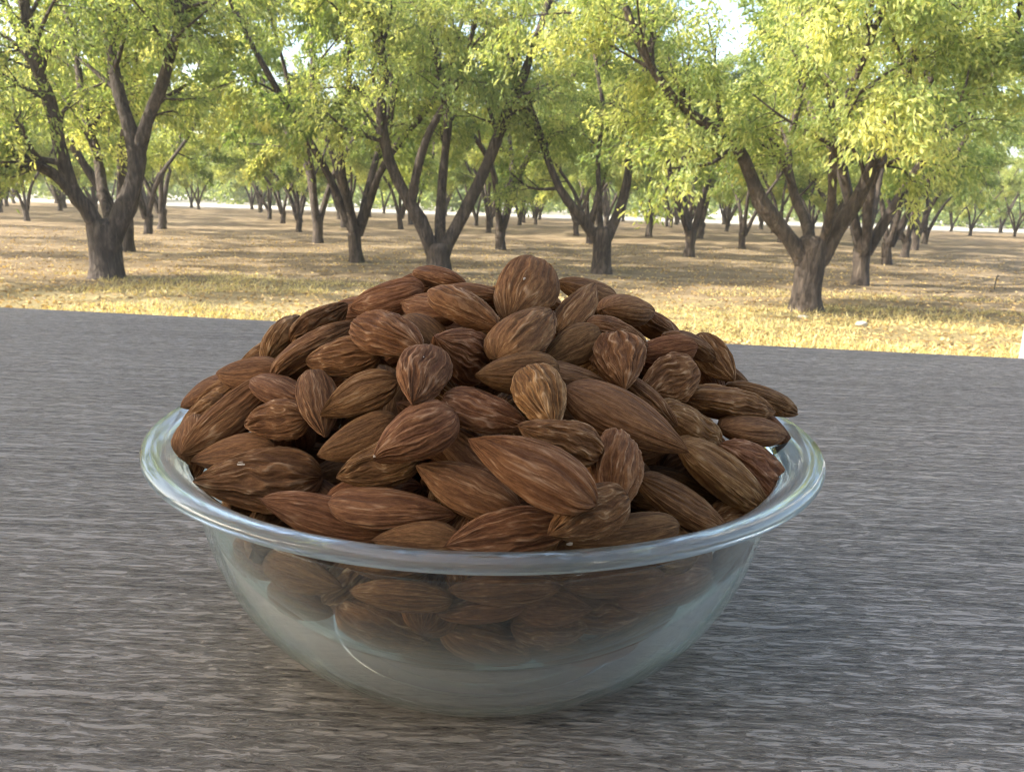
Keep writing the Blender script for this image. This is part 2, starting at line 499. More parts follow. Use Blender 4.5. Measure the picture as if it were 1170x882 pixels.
YAW = R(-6.4)
tab = empty('table', (0, 0, DECK), YAW)
tag(tab, 'large grey wood grained table with a coarse brushed top in the shade', 'table')
edge_y = 0.7125
bm = bmesh.new(); box(bm, -1.05, 1.05, -0.45, edge_y, -0.028, 0)
top = bm_obj('table_top', bm, M_TABLE, tab, bevel=0.0015)
top.location = (0, 0, TZ - DECK)
bm = bmesh.new(); box(bm, -0.95, 0.95, -0.36, -0.34, -0.10, -0.029); box(bm, -0.95, 0.95, 0.60, 0.62, -0.10, -0.029)
box(bm, -0.95, -0.93, -0.339, 0.599, -0.10, -0.029); box(bm, 0.93, 0.95, -0.339, 0.599, -0.10, -0.029)
a = bm_obj('apron', bm, M_STEEL, tab); a.location = (0, 0, TZ - DECK)
for lx in (-0.98, 0.98):
    for ly in (-0.38, 0.64):
        bm = bmesh.new(); box(bm, -0.025, 0.025, -0.025, 0.025, 0.002, TZ - DECK - 0.029)
        l = bm_obj('leg', bm, M_STEEL, tab, bevel=0.003); l.location = (lx, ly, 0)

# post edge seen at the picture's margin
v = pix_ray(1162, 408); t = 1.13 / v[1]; PX = float((EYE + v * t)[0])
porch = empty('porch', (0, 0, DECK))
tag(porch, 'white painted porch whose square post stands just beyond the far table edge', 'porch')
bm = bmesh.new(); box(bm, -3.6, -0.78, -1.2, 1.16, 2.15, 2.27)  # unseen cover, set sunward to shade the table and keep overhead sky open
bm_obj('shade_roof', bm, M_WHITE, porch, bevel=0.01)
for y0 in (1.03, -0.99):
    bm = bmesh.new(); box(bm, -0.778, PX + 0.11, y0, y0 + 0.09, 2.15, 2.26)
    bm_obj('beam', bm, M_WHITE, porch, bevel=0.004)
for x0, y0 in ((PX, 1.02), (-3.45, 1.02), (PX, -1.0), (-3.45, -1.0)):
    bm = bmesh.new(); box(bm, x0, x0 + 0.11, y0, y0 + 0.11, 0.002, 2.148)
    bm_obj('post', bm, M_WHITE, porch, bevel=0.006)

# unseen wall added behind the camera to block low light from that side
light_blocker = empty('light_blocker', (0, -2.9, 0))
tag(light_blocker, 'plain unseen wall added behind the table to block light from behind', 'light_blocker')
bm = bmesh.new(); box(bm, -5.5, 6.5, -0.25, 0, -0.1, 3.5)
bm_obj('wall', bm, M_BLOCKER, light_blocker, bevel=0.01)
bm = bmesh.new(); box(bm, -5.9, 6.9, -0.6, 0.35, 3.502, 3.62)
bm_obj('blocker_cap', bm, M_BLOCKER, light_blocker, bevel=0.01)

# ------------------------------------------------------------------ glass bowl
BOWL = np.array([-0.0065, 0.2113, EYE[2] - 0.0614])     # centre of the rim
HB = 0.0590
RBI, RTI, DI = 0.0220, 0.0772, 0.0512


def lathe(P, n=192):
    """closed profile of (r, z) from axis to axis -> verts, quads, tris"""
    an = np.arange(n) / n * 2 * np.pi
    ring = P[1:-1]
    V = np.concatenate([[[0, 0, P[0][1]]], np.stack([ring[:, None, 0] * np.cos(an), ring[:, None, 0] * np.sin(an), ring[:, None, 1] + 0 * an], -1).reshape(-1, 3), [[0, 0, P[-1][1]]]])
    k = len(ring)
    I = 1 + np.arange(k * n).reshape(k, n)
    J = np.roll(I, -1, 1)
    q = np.stack([I[:-1], J[:-1], J[1:], I[1:]], -1).reshape(-1, 4)
    t1 = np.stack([np.zeros(n, int), J[0], I[0]], -1)
    t2 = np.stack([I[-1], J[-1], np.full(n, len(V) - 1)], -1)
    return V, q, np.concatenate([t1, t2])


def round_profile(prof):
    P = np.array(prof)
    Q = [P[0]]
    for a_, b_ in zip(P[:-1], P[1:]):
        Q += [0.75 * a_ + 0.25 * b_, 0.25 * a_ + 0.75 * b_]
    Q.append(P[-1]); P = np.array(Q)
    return np.concatenate([[[0.0, P[0][1]]], P[P[:, 0] > 1e-5], [[0.0, P[-1][1]]]])


def outer_r(z):
    c = min(1.0, max(0.0, (-z - 0.0035) / (HB - 0.0035)))
    return 0.0436 + (0.0784 - 0.0436) * math.sin(math.acos(c)) ** 1.1


def inner_p(k):
    th = k / 30 * math.pi / 2
    return RBI + (RTI - RBI) * math.sin(th), -0.0050 - (DI - 0.0050) * math.cos(th)


# rolled rim: a solid ring of glass
rim_p = [(0.0784, -0.0046), (0.0790, -0.0039), (0.0804, -0.0036), (0.0825, -0.0037), (0.0850, -0.0034), (0.0872, -0.0029), (0.0889, -0.0020), (0.0899, -0.0007), (0.0900, 0.0007),
         (0.0893, 0.0016), (0.0880, 0.0020), (0.0865, 0.0019), (0.0850, 0.0012), (0.0836, 0.0002), (0.0822, -0.0010), (0.0808, -0.0022), (0.0798, -0.0032), (0.0788, -0.0044)]


def ring_mesh(name, prof, n=192, rounds=2):
    P = np.array(prof)
    for _ in range(rounds):
        Q = np.roll(P, -1, 0)
        P = np.stack([0.75 * P + 0.25 * Q, 0.25 * P + 0.75 * Q], 1).reshape(-1, 2)
    an = np.arange(n) / n * 2 * np.pi
    V = np.stack([P[:, None, 0] * np.cos(an), P[:, None, 0] * np.sin(an), P[:, None, 1] + 0 * an], -1).reshape(-1, 3)
    I = np.arange(len(P) * n).reshape(len(P), n); J = np.roll(I, -1, 1); I2 = np.roll(I, -1, 0); J2 = np.roll(J, -1, 0)
    return mesh_np(name, V, np.stack([I, J, J2, I2], -1).reshape(-1, 4))


# outer wall with the foot, 1.3 mm thick
zb = -HB + 0.0004
o_out = [(0.0, zb + 0.0016), (0.030, zb + 0.0014), (0.0365, zb + 0.0008), (0.039, zb + 0.0001), (0.0405, zb), (0.0425, zb + 0.0003)]
for k in range(1, 30):
    th = k / 30 * math.pi / 2
    o_out.append((0.0436 + (0.0784 - 0.0436) * math.sin(th) ** 1.1, -0.0048 - (HB - 0.0048) * math.cos(th)))
o_out = [(r_, max(z_, -HB + 0.0018)) for r_, z_ in o_out]
foot_p = [(0.0395, -HB + 0.0003), (0.0405, -HB), (0.0425, -HB + 0.0001), (0.0440, -HB + 0.0008), (0.0447, -HB + 0.0017), (0.0392, -HB + 0.0017), (0.0390, -HB + 0.0009)]
o_in = [(r_ - 0.0012, z_ + 0.0002) for r_, z_ in o_out[6:][::-1]] + [(0.0405, zb + 0.0030), (0.030, zb + 0.0034), (0.0, zb + 0.0036)]
# inner wall that carries the almonds, 1.2 mm thick
i_in = [inner_p(k) for k in range(28, -1, -1)] + [(0.012, -DI - 0.0001), (0.0, -DI - 0.0002)]
i_out = [(0.0, -DI - 0.0014), (0.012, -DI - 0.0013)]
for k in range(0, 29):
    r_, z_ = inner_p(k); th = k / 30 * math.pi / 2
    i_out.append((min(r_ + 0.0011 * math.sin(th), outer_r(z_) - 0.0016 if k > 4 else 1), z_ - 0.0011 * math.cos(th)))
c_loop = []
for k in range(7, 25):
    th = k / 30 * math.pi / 2
    c_loop.append((0.0436 + (0.0784 - 0.0436) * math.sin(th) ** 1.1 - 0.0017, -0.0048 - (HB - 0.0048) * math.cos(th) + 0.0008))
for k in range(22, 5, -1):
    r_, z_ = inner_p(k); th = k / 30 * math.pi / 2
    c_loop.append((min(r_ + 0.0015 * math.sin(th), outer_r(z_) - 0.0024), z_ - 0.0016 * math.cos(th)))
bowl = empty('glass_bowl', (BOWL[0], BOWL[1], TZ))
tag(bowl, 'round clear glass bowl with a thick rolled rim, heaped with almonds on the table', 'bowl')
for nm, me in (('rim', ring_mesh('rim', [(r_, z_ * 0.86 - 0.0003) for r_, z_ in rim_p])),
               ('foot', ring_mesh('foot', foot_p[::-1], rounds=2)),
               ('outer_wall', mesh_np('outer_wall', *lathe(round_profile(o_out + o_in)))),
               ('cloudy_base', ring_mesh('cloudy_base', c_loop, rounds=1)),
               ('inner_wall', mesh_np('inner_wall', *lathe(round_profile(i_out + i_in))))):
    o = link(nm, me, {'rim': M_GLASS, 'foot': M_GLASS, 'cloudy_base': M_CLOUD}.get(nm, M_THIN), bowl)
    o.location = (0, 0, BOWL[2] - TZ)


# ------------------------------------------------------------------ almonds
def almond_mesh(kind, seed):
    r = np.random.default_rng(seed)
    ns, nu = 84, 230
    s = (1 - np.cos(np.linspace(0, 1, ns + 2)[1:-1] * np.pi)) / 2
    u = np.arange(nu) / nu * 2 * np.pi
    e1, e2 = r.uniform(0.50, 0.57), r.uniform(0.78, 0.95)
    w = s ** e1 * (1 - s) ** e2
    w = w / w.max() * 0.5
    gq = s ** 0.5 * (1 - s) ** r.uniform(0.56, 0.68); gq = gq / gq.max() * 0.5
    L, W, T = 0.024, 0.014, 0.009
    S, U = np.meshgrid(s, u, indexing='ij')
    cu, su = np.cos(U), np.sin(U)
    yy = np.sign(cu) * np.abs(cu) ** 0.96 * w[:, None] * W
    zz = np.sign(su) * np.abs(su) ** 1.08 * gq[:, None] * T
    # uneven belly and a slight bend
    zz = zz * np.where(su > 0, r.uniform(0.95, 1.1), r.uniform(0.85, 1.0))
    bend = r.uniform(-0.06, 0.06)
    yy = yy + bend * W * np.sin(S * np.pi)
    xx = (S - 0.5) * L
    xx = xx + 0.0006 * vnoise(np.stack([cu * 1.5, su * 1.5, S * 2], -1), seed + 9)
    # lumps
    base = np.stack([cu * 0.9, su * 0.9, S * 2.2], -1)
    lump = vnoise(base + 7, seed)
    # long wandering ridges that run from end to end
    par = {'s': (0.00026, 0.30, 1.1, 6.8), 'n': (0.00056, 0.42, 1.6, 6.2), 'w': (0.00080, 0.6, 2.4, 5.8), 'd': (0.00098, 0.75, 3.0, 5.2)}[kind]
    amp, warp, ml, kf = par
    wu = U + warp * 0.28 * vnoise(np.stack([cu * 1.8, su * 1.8, S * 3.2], -1) + 3, seed + 1) + warp * 0.10 * vnoise(np.stack([cu * 4, su * 4, S * 9], -1), seed + 2)
    c2, s2 = np.cos(wu), np.sin(wu)
    # spread the ridges evenly over the flat faces
    q1 = np.stack([c2 * kf, s2 * kf * 0.75, S * ml + 0.5 * r.random()], -1)
    n1 = 1 - np.abs(vnoise(q1, seed + 3)) * 2.2
    q2 = np.stack([c2 * kf * 2.1, s2 * kf * 1.6, S * ml * 2.2], -1)
    n2 = 1 - np.abs(vnoise(q2, seed + 4)) * 2.2
    ridge = 0.65 * n1 + 0.35 * n2
    fade = np.clip(np.minimum(S / 0.08, (1 - S) / 0.07), 0, 1) ** 0.7
    var = 0.75 + 0.5 * vnoise(np.stack([cu * 1.3, su * 1.3, S * 2.5], -1) + 11, seed + 5)
    disp = amp * ridge * fade * var + 0.00022 * lump * fade
    # outward direction in the cross-section plane
    nyv, nzv = cu / W, su / T
    ln = np.hypot(nyv, nzv); nyv, nzv = nyv / ln, nzv / ln
    yy = yy + nyv * disp; zz = zz + nzv * disp
    V = np.concatenate([[[-L / 2 - 0.0001, bend * 0, 0]], np.stack([xx, yy, zz], -1).reshape(-1, 3), [[L / 2 + 0.0004, 0, 0]]])
    I = 1 + np.arange(ns * nu).reshape(ns, nu); J = np.roll(I, -1, 1)
    q = np.stack([I[:-1], I[1:], J[1:], J[:-1]], -1).reshape(-1, 4)
    t1 = np.stack([np.zeros(nu, int), I[0], J[0]], -1)
    t2 = np.stack([I[-1], np.full(nu, len(V) - 1), J[-1]], -1)
    me = mesh_np('almond_' + kind, V, q, np.concatenate([t1, t2]))
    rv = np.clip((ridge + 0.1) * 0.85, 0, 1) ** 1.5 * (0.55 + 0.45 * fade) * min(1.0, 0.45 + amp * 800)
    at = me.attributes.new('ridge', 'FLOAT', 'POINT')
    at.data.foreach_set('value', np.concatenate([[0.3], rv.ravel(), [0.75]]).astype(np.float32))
    sk = np.concatenate([[[0, 0, 0]], np.stack([c2 * 1.0, s2 * 0.8, S * 0.42], -1).reshape(-1, 3), [[0, 0, 0.42]]]).astype(np.float32)
    at = me.attributes.new('skin', 'FLOAT_VECTOR', 'POINT')
    at.data.foreach_set('vector', sk.ravel())
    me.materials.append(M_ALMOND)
    return me


ALM = {k: [almond_mesh(k, 100 * i + 17 * j + 5) for j in range(n)] for i, (k, n) in enumerate((('s', 3), ('n', 5), ('w', 5), ('d', 4)))}
ALMONDS = [
(-0.0852,0.20746,-0.05472,-0.839,0.186,-0.511,-0.538,-0.143,0.831,0.0185,0.0105,0.0065,'s',0.5,"smooth reddish almond peeking over the rim at the far end of the bowl's low side",1),
(-0.07785,0.19968,-0.05312,-0.84,0.168,-0.515,-0.504,-0.591,0.63,0.0185,0.0095,0.0059,'d',0.6,'stubby deeply ridged almond squeezed behind the long slanting almond by the rim',1),
(-0.08106,0.19389,-0.05743,-0.742,0.266,-0.615,-0.653,-0.496,0.572,0.0185,0.0095,0.0059,'d',0.55,"small crumpled almond against the glass under the slanting almond's upper flank",1),
(-0.06956,0.18216,-0.05401,-0.737,-0.315,-0.598,0.006,-0.888,0.46,0.029,0.0107,0.0066,'n',0.55,"long ridged almond slanting down to its point at the bowl's rim",1),
(-0.08047,0.18471,-0.06349,0.173,-0.702,-0.691,-0.796,-0.512,0.322,0.0185,0.0134,0.0083,'n',0.65,"pale tan almond curled under the slanting almond's tip against the glass",1),
(-0.05439,0.17147,-0.05127,-0.893,0.397,-0.213,-0.414,-0.909,0.04,0.0192,0.0095,0.0059,'d',0.5,'rough pitted almond lying flat in the dark hollow above the largest front almond',1),
(-0.05701,0.16518,-0.06325,-0.997,-0.056,-0.05,0.011,-0.763,0.647,0.0288,0.015,0.0093,'d',0.4,'broad heavily grooved almond resting on the rim with white scuffs on its face',1),
(-0.06856,0.19437,-0.04532,-0.91,0.38,-0.169,-0.412,-0.773,0.483,0.0211,0.0095,0.0059,'s',0.5,"smooth tan almond lying level on the heap's slope above the slanting one",1),
(-0.07278,0.21928,-0.04629,-0.852,0.09,-0.516,-0.472,-0.558,0.682,0.0185,0.0095,0.0059,'w',0.4,'almond mostly hidden behind the level smooth one, only its top edge showing',1),
(-0.04994,0.19064,-0.03846,0.804,0.193,0.563,-0.589,0.39,0.708,0.0251,0.0136,0.0085,'n',0.6,'long finely ridged almond pointing uphill with a dark pointed tip',1),
(-0.06332,0.21049,-0.03951,0.358,0.753,0.552,-0.867,0.049,0.495,0.0185,0.0153,0.0095,'w',0.5,'short crinkled almond tucked behind the long uphill pointing one, on the skyline',1),
(-0.05267,0.20647,-0.03389,0.76,0.336,0.557,-0.642,0.525,0.558,0.0185,0.0113,0.007,'d',0.4,'almond with dark parallel grooves rising behind the long uphill pointing one',1),
(-0.04753,0.21915,-0.03241,-0.843,0.489,-0.226,-0.493,-0.532,0.688,0.0185,0.0095,0.0059,'n',0.4,'thin almond edge showing between the grooved skyline almond and the large top one',1),
(-0.03437,0.20516,-0.0265,-0.917,0.266,-0.296,-0.398,-0.623,0.673,0.0224,0.0114,0.0071,'n',0.5,"large plump almond on the heap's upper shoulder, tip resting downhill",1),
(-0.0281,0.1721,-0.03075,0.771,-0.609,-0.188,-0.039,-0.339,0.94,0.0216,0.0124,0.0077,'w',0.55,'crinkle veined almond just below the plump shoulder almond',1),
(-0.04064,0.17969,-0.03732,-0.875,0.429,-0.225,-0.43,-0.902,-0.049,0.0227,0.0095,0.0059,'d',0.5,'grey brown almond on its edge showing a white tip spot on its near side',1),
(-0.0439,0.16936,-0.04589,0.311,-0.79,-0.528,0.292,-0.449,0.845,0.0206,0.0095,0.0059,'n',0.45,'upright narrow almond standing below the almond with the white spot',1),
(-0.0338,0.1644,-0.04317,-0.891,-0.131,-0.434,-0.169,-0.792,0.587,0.0185,0.0097,0.006,'n',0.5,'oval almond cracked across its middle, leaning on the upright narrow one',1),
(-0.01884,0.15793,-0.0362,-0.121,-0.885,-0.449,0.307,-0.464,0.831,0.0185,0.0112,0.0069,'w',0.5,'rounded almond seen end on with crinkled face and pale rim',1),
(-0.03299,0.15903,-0.05071,-0.891,-0.147,-0.429,-0.123,-0.832,0.541,0.0185,0.0095,0.0059,'s',0.35,'smooth dark almond half shaded below the cracked oval one',1),
(-0.01893,0.14735,-0.04621,-0.824,-0.354,-0.442,-0.138,-0.632,0.763,0.0185,0.0126,0.0078,'n',0.5,'teardrop almond with a white speck on its downhill tip',1),
(-0.02737,0.15322,-0.05501,-0.956,-0.037,-0.29,-0.114,-0.866,0.487,0.0185,0.0095,0.0059,'d',0.4,'shaded wrinkled almond under the teardrop almond with the white tip',1),
(-0.02358,0.146,-0.06123,0.978,-0.207,0.013,-0.08,-0.32,0.944,0.0268,0.0105,0.0065,'n',0.35,'long dark almond lying level behind the first pointed almond at the rim',1),
(-0.03907,0.1503,-0.06508,-0.963,0.237,0.128,-0.2,-0.948,0.25,0.0288,0.0095,0.0059,'n',0.45,'long pointed almond along the front rim, sharp tip over the broad grooved one',1),
(-0.01732,0.13897,-0.06581,-0.992,0.13,-0.002,-0.119,-0.902,0.415,0.0185,0.0095,0.0059,'s',0.4,'small smooth almond barely showing above the front rim',1),
(-4e-05,0.13837,-0.06294,-0.971,-0.204,-0.126,0.133,-0.895,0.426,0.0247,0.0095,0.0059,'w',0.45,'large wrinkled almond lying on the front rim with a white crumb on its back',1),
(-0.00845,0.14601,-0.05671,-0.904,0.322,0.28,-0.091,-0.787,0.611,0.0232,0.0101,0.0063,'n',0.35,'deep russet almond slanting below the big fine ridged almond at front centre',1),
(0.00384,0.13459,-0.04823,-0.899,0.254,0.358,0.071,-0.721,0.69,0.0262,0.0118,0.0073,'n',0.6,'big fine ridged almond at front centre with its sharp tip pointing up',1),
(-0.00534,0.15625,-0.04351,0.93,-0.279,-0.237,0.167,-0.254,0.953,0.0196,0.0116,0.0072,'w',0.5,'golden streaked almond in the middle of the heap under the round radial one',1),
(0.00579,0.15246,-0.03876,0.292,-0.852,-0.435,-0.344,-0.518,0.783,0.0185,0.0106,0.0066,'w',0.9,'light tan fan veined almond standing on its dark tip',1),
(0.00983,0.1428,-0.04492,-0.887,-0.263,0.38,0.214,-0.962,-0.168,0.0185,0.0095,0.0059,'d',0.6,'rough layered almond with shaggy skin under the light fan veined one',1),
(0.00104,0.16254,-0.03583,-0.966,-0.25,-0.063,0.214,-0.913,0.348,0.0185,0.0095,0.0059,'s',0.4,'dull dark almond lying behind the light fan veined one',1),
(-0.01178,0.17219,-0.03449,-0.542,-0.654,0.527,0.637,-0.729,-0.25,0.0196,0.0125,0.0077,'w',0.7,'round fat almond with veins fanning out from its blunt end',1),
(-0.01179,0.18211,-0.02564,0.729,-0.641,-0.237,0.423,0.15,0.894,0.0222,0.0133,0.0083,'w',0.5,'ridge backed almond below the peak, its point sloping downhill',1),
(-0.01992,0.20761,-0.02116,0.774,-0.625,-0.104,0.225,0.118,0.967,0.0187,0.0097,0.006,'n',0.4,'small reddish almond on the skyline in front of the middle tree trunk',1),
(-0.01015,0.19749,-0.02388,0.976,-0.217,-0.028,0.059,0.138,0.989,0.0185,0.0095,0.0059,'n',0.4,'flat dark almond filling the skyline between the peak and its small neighbour',1),
(-0.0217,0.19445,-0.02744,-0.837,0.546,0.036,-0.372,-0.617,0.694,0.0185,0.0096,0.006,'n',0.35,'dark almond wedged between the plump shoulder almond and the ridge backed one',1),
(-0.02722,0.2171,-0.02405,-0.937,0.272,-0.217,-0.343,-0.618,0.707,0.0185,0.0095,0.0059,'n',0.35,'tiny sliver of almond behind the small reddish skyline almond',1),
(0.00208,0.19099,-0.02164,-0.297,-0.75,-0.591,0.042,-0.629,0.776,0.0236,0.0155,0.0096,'n',0.7,'tall broad almond standing upright at the very peak of the heap',1),
(0.00263,0.17415,-0.02951,0.556,0.745,0.368,-0.108,-0.374,0.921,0.0225,0.0137,0.0085,'n',0.6,'smooth leaning almond in front of the peak almond, pointed tip upward',1),
(0.01562,0.19238,-0.02576,0.483,0.718,0.502,-0.231,-0.448,0.864,0.021,0.0095,0.0059,'n',0.65,'narrow pale almond leaning uphill beside the peak almond',1),
(0.02053,0.21924,-0.02427,-0.89,-0.386,0.242,0.396,-0.394,0.829,0.0201,0.0106,0.0066,'s',0.6,'smooth almond behind the narrow pale leaning one on the skyline',1),
(0.03127,0.2104,-0.02845,0.822,0.557,-0.117,0.152,-0.018,0.988,0.0188,0.0138,0.0085,'s',0.6,"flat reddish grey almond capping the heap's far shoulder",1),
(0.04123,0.22075,-0.03467,0.879,0.183,-0.44,0.306,0.489,0.817,0.0185,0.011,0.0068,'w',0.4,'dark crinkled almond under the flat reddish grey one',1),
(0.02557,0.18908,-0.03164,0.889,0.315,-0.332,0.342,0.024,0.94,0.0185,0.0104,0.0065,'w',0.45,'small almond lodged just above the round ribbed one',1),
(0.01358,0.17998,-0.03373,-0.799,-0.446,-0.404,0.29,-0.873,0.391,0.0185,0.0095,0.0059,'s',0.45,'short half shaded almond just below the narrow pale leaning one',1),
(0.02471,0.17625,-0.03563,0.05,-0.844,-0.535,-0.241,-0.53,0.813,0.0185,0.0124,0.0077,'d',0.7,'round ribbed almond with its tip down, face to the viewer',1),
(0.03846,0.19512,-0.03658,-0.981,-0.176,-0.082,0.186,-0.975,-0.124,0.0185,0.0095,0.0059,'s',0.85,'small pale almond end beside the round ribbed one',1),
(0.03897,0.18823,-0.04252,-0.853,-0.417,-0.313,0.338,-0.9,0.276,0.0185,0.0117,0.0072,'d',0.65,'oval almond with bold slanting ridges next to the round ribbed one',1),
(0.04729,0.2026,-0.03639,0.84,0.379,-0.388,0.238,0.385,0.892,0.0185,0.0095,0.0059,'n',0.3,'dark narrow almond at the skyline just beyond the small pale end',1),
(0.05574,0.20898,-0.04026,0.426,-0.74,-0.52,-0.331,-0.663,0.672,0.0185,0.0095,0.0059,'w',0.55,'stubby blunt almond nub on the skyline over the grey table',1),
(0.05539,0.21521,-0.04702,0.367,-0.752,-0.547,0.88,0.091,0.466,0.0185,0.0135,0.0084,'s',0.35,'smooth grey brown almond resting against the bold slanting ridges',1),
(0.0647,0.22564,-0.04931,0.837,0.291,-0.463,0.255,0.541,0.801,0.0185,0.0095,0.0059,'s',0.3,'thin dark almond edge behind the smooth grey brown one',1),
(0.07167,0.21376,-0.05316,0.881,0.332,-0.337,0.205,0.374,0.905,0.0277,0.0124,0.0077,'n',0.45,'long smooth almond on the skyline whose tip overhangs the rim',1),
(0.0577,0.19777,-0.05074,0.948,0.271,-0.167,0.068,0.339,0.938,0.0281,0.0136,0.0084,'d',0.65,'knobbly ridged almond lying level below the overhanging one',1),
(0.06355,0.19337,-0.05676,0.897,0.393,-0.202,0.23,-0.027,0.973,0.022,0.0125,0.0077,'s',0.75,'light brown smooth almond under the knobbly level one',1),
(0.07081,0.20489,-0.05842,0.793,-0.001,-0.609,0.488,0.599,0.634,0.0185,0.0095,0.0059,'s',0.2,'dark sliver of almond touching the glass below the overhanging tip',1),
(0.0436,0.18179,-0.05227,0.862,0.136,-0.488,0.494,-0.012,0.869,0.0198,0.0138,0.0085,'d',0.45,'shrivelled purplish almond with twisted folds beside the largest smooth one',1),
(0.06068,0.18476,-0.06363,-0.793,-0.261,0.55,0.601,-0.479,0.64,0.0254,0.0155,0.0096,'d',0.55,'wide wrinkled almond leaning on the glass wall by the rim',1),
(0.05035,0.17177,-0.06173,0.805,-0.002,-0.593,0.592,-0.043,0.805,0.0282,0.0155,0.0096,'n',0.65,'long tan almond pointing down with its tip touching the rim',1),
(0.02479,0.16122,-0.04529,0.886,-0.246,-0.394,0.294,-0.36,0.885,0.0292,0.0155,0.0096,'s',0.5,'largest almond of the heap, smooth skinned and slanting downhill',1),
(0.03173,0.17653,-0.04477,0.769,-0.284,-0.573,0.637,0.268,0.723,0.0185,0.0095,0.0059,'n',0.35,'thin ridged edge of an almond above the largest smooth one',1),
(0.02131,0.14764,-0.05334,-0.204,-0.793,-0.574,0.96,-0.277,0.04,0.0185,0.0155,0.0096,'w',0.65,'squat almond with veins spreading from its dark tip, beside the big fine ridged one',1),
(0.03912,0.16206,-0.06527,0.86,-0.031,-0.509,0.505,-0.093,0.858,0.0245,0.0128,0.0079,'n',0.35,'dark sleek almond sliding into the rim under the long tan one',1),
(0.02349,0.14613,-0.06562,-0.929,-0.371,0.004,0.36,-0.898,0.253,0.0268,0.0095,0.0059,'s',0.45,'smooth brown almond on the front rim with a pale bitten tip',1),
(0.01532,0.13456,-0.05664,-0.838,-0.501,-0.217,0.373,-0.815,0.444,0.0185,0.0095,0.0059,'d',0.4,'shaded wrinkled almond in the dark pocket above the pale tipped one',1),
(-0.05447,0.17885,-0.04654,0.834,-0.525,-0.171,0.054,-0.231,0.972,0.0219,0.0095,0.0059,'n',0.35,"brown almond lying in shade behind the slanting almond's blunt end",1),
(-0.02072,0.1822,-0.03184,0.645,-0.683,-0.343,0.139,-0.336,0.931,0.0185,0.0095,0.0059,'s',0.3,'shaded almond down in the gap behind the rounded end on one',1),
(0.05209,0.17109,-0.07179,-0.863,-0.504,-0.021,0.45,-0.788,0.42,0.0185,0.0095,0.0059,'w',0.5,"almond tip just showing behind the rim below the long tan almond's point",1),
(-0.06627,0.17431,-0.06085,-0.907,0.314,-0.279,-0.419,-0.725,0.547,0.0248,0.0095,0.0059,'s',0.45,'smooth reddish almond pressed behind the broad heavily grooved one',1),
(-0.00692,0.15458,-0.05269,0.749,-0.498,-0.437,0.226,-0.429,0.875,0.0185,0.0095,0.0059,'n',0.25,"deep shaded almond behind the big fine ridged almond's tip",1),
(0.01245,0.17144,-0.03881,0.973,0.148,-0.175,0.205,-0.218,0.954,0.0185,0.0095,0.0059,'n',0.25,'deep shaded almond above the largest smooth one',1),
(-0.04468,0.15408,-0.08058,0.872,-0.489,0.019,-0.489,-0.872,0.02,0.0231,0.0095,0.0059,'s',0.45,'smooth almond behind glass just under the rim, sloping down',1),
(-0.02134,0.1428,-0.07887,-0.976,0.21,-0.058,-0.128,-0.769,-0.626,0.0223,0.0095,0.0059,'n',0.5,'long pointed almond lying level behind the glass under the front rim',1),
(-0.02756,0.15762,-0.0942,0.95,-0.071,-0.305,-0.229,-0.822,-0.521,0.0226,0.0153,0.0095,'w',0.45,'broad veined almond behind glass, lowest on its side of the bowl',1),
(-0.04936,0.16795,-0.09522,0.886,-0.464,-0.015,-0.43,-0.809,-0.401,0.0202,0.0106,0.0065,'s',0.4,'smooth almond behind glass beside the broad veined one',1),
(-0.00332,0.15612,-0.09755,0.765,0.413,-0.494,0.041,-0.796,-0.603,0.0255,0.0131,0.0081,'n',0.5,'oval grooved almond at the very bottom of the heap behind glass',1),
(0.00997,0.15318,-0.09091,0.916,0.336,-0.22,0.402,-0.776,0.487,0.0188,0.0095,0.0059,'d',0.45,'thin crusty almond on its edge behind glass beside the bottom oval one',1),
(0.01032,0.15023,-0.08412,0.93,0.294,-0.221,0.366,-0.806,0.466,0.0185,0.0095,0.0059,'s',0.45,'short smooth almond behind glass above the thin crusty one',1),
(-0.00013,0.14076,-0.07547,-0.997,-0.077,-0.031,0.071,-0.583,-0.809,0.0221,0.0095,0.0059,'n',0.45,"flat almond behind glass half covered by the front rim's reflection",1),
(-0.00492,0.14513,-0.08259,-0.988,0.033,-0.149,0.095,-0.627,-0.774,0.0185,0.0095,0.0059,'n',0.35,'shaded almond behind glass between two level ones',1),
(0.01398,0.16565,-0.10406,0.819,0.463,-0.34,0.318,-0.858,-0.404,0.0185,0.0095,0.0059,'s',0.4,'dim almond behind glass under the thin crusty one',1),
(0.03209,0.16807,-0.09854,0.903,0.187,0.387,0.34,-0.862,-0.375,0.0219,0.0101,0.0063,'n',0.5,'ridged almond behind glass tilting up along the bowl wall',1),
(0.03703,0.16179,-0.08459,0.871,0.491,-0.002,0.466,-0.826,0.317,0.0284,0.0095,0.0059,'n',0.55,'long slim almond behind glass tilting up to the rim',1),
(0.04582,0.17677,-0.09255,0.825,0.557,0.093,0.563,-0.8,-0.208,0.0185,0.0095,0.0059,'n',0.55,"pale tipped almond behind glass at the tilting pair's upper end",1),
(0.02257,0.14663,-0.07604,-0.913,-0.396,0.094,0.226,-0.685,-0.693,0.0235,0.0095,0.0059,'s',0.4,"level almond behind glass immediately under the front rim's thickest part",1),
(-0.016,0.16643,-0.10703,0.977,0.069,-0.204,-0.036,-0.881,-0.472,0.0185,0.0095,0.0059,'s',0.35,'half hidden almond behind glass below the broad veined one',1),
(-0.06229,0.17839,-0.09024,0.835,-0.492,-0.245,-0.541,-0.815,-0.206,0.0185,0.0095,0.0059,'w',0.35,"shadowed almond behind glass high on the bowl's narrow end",1),
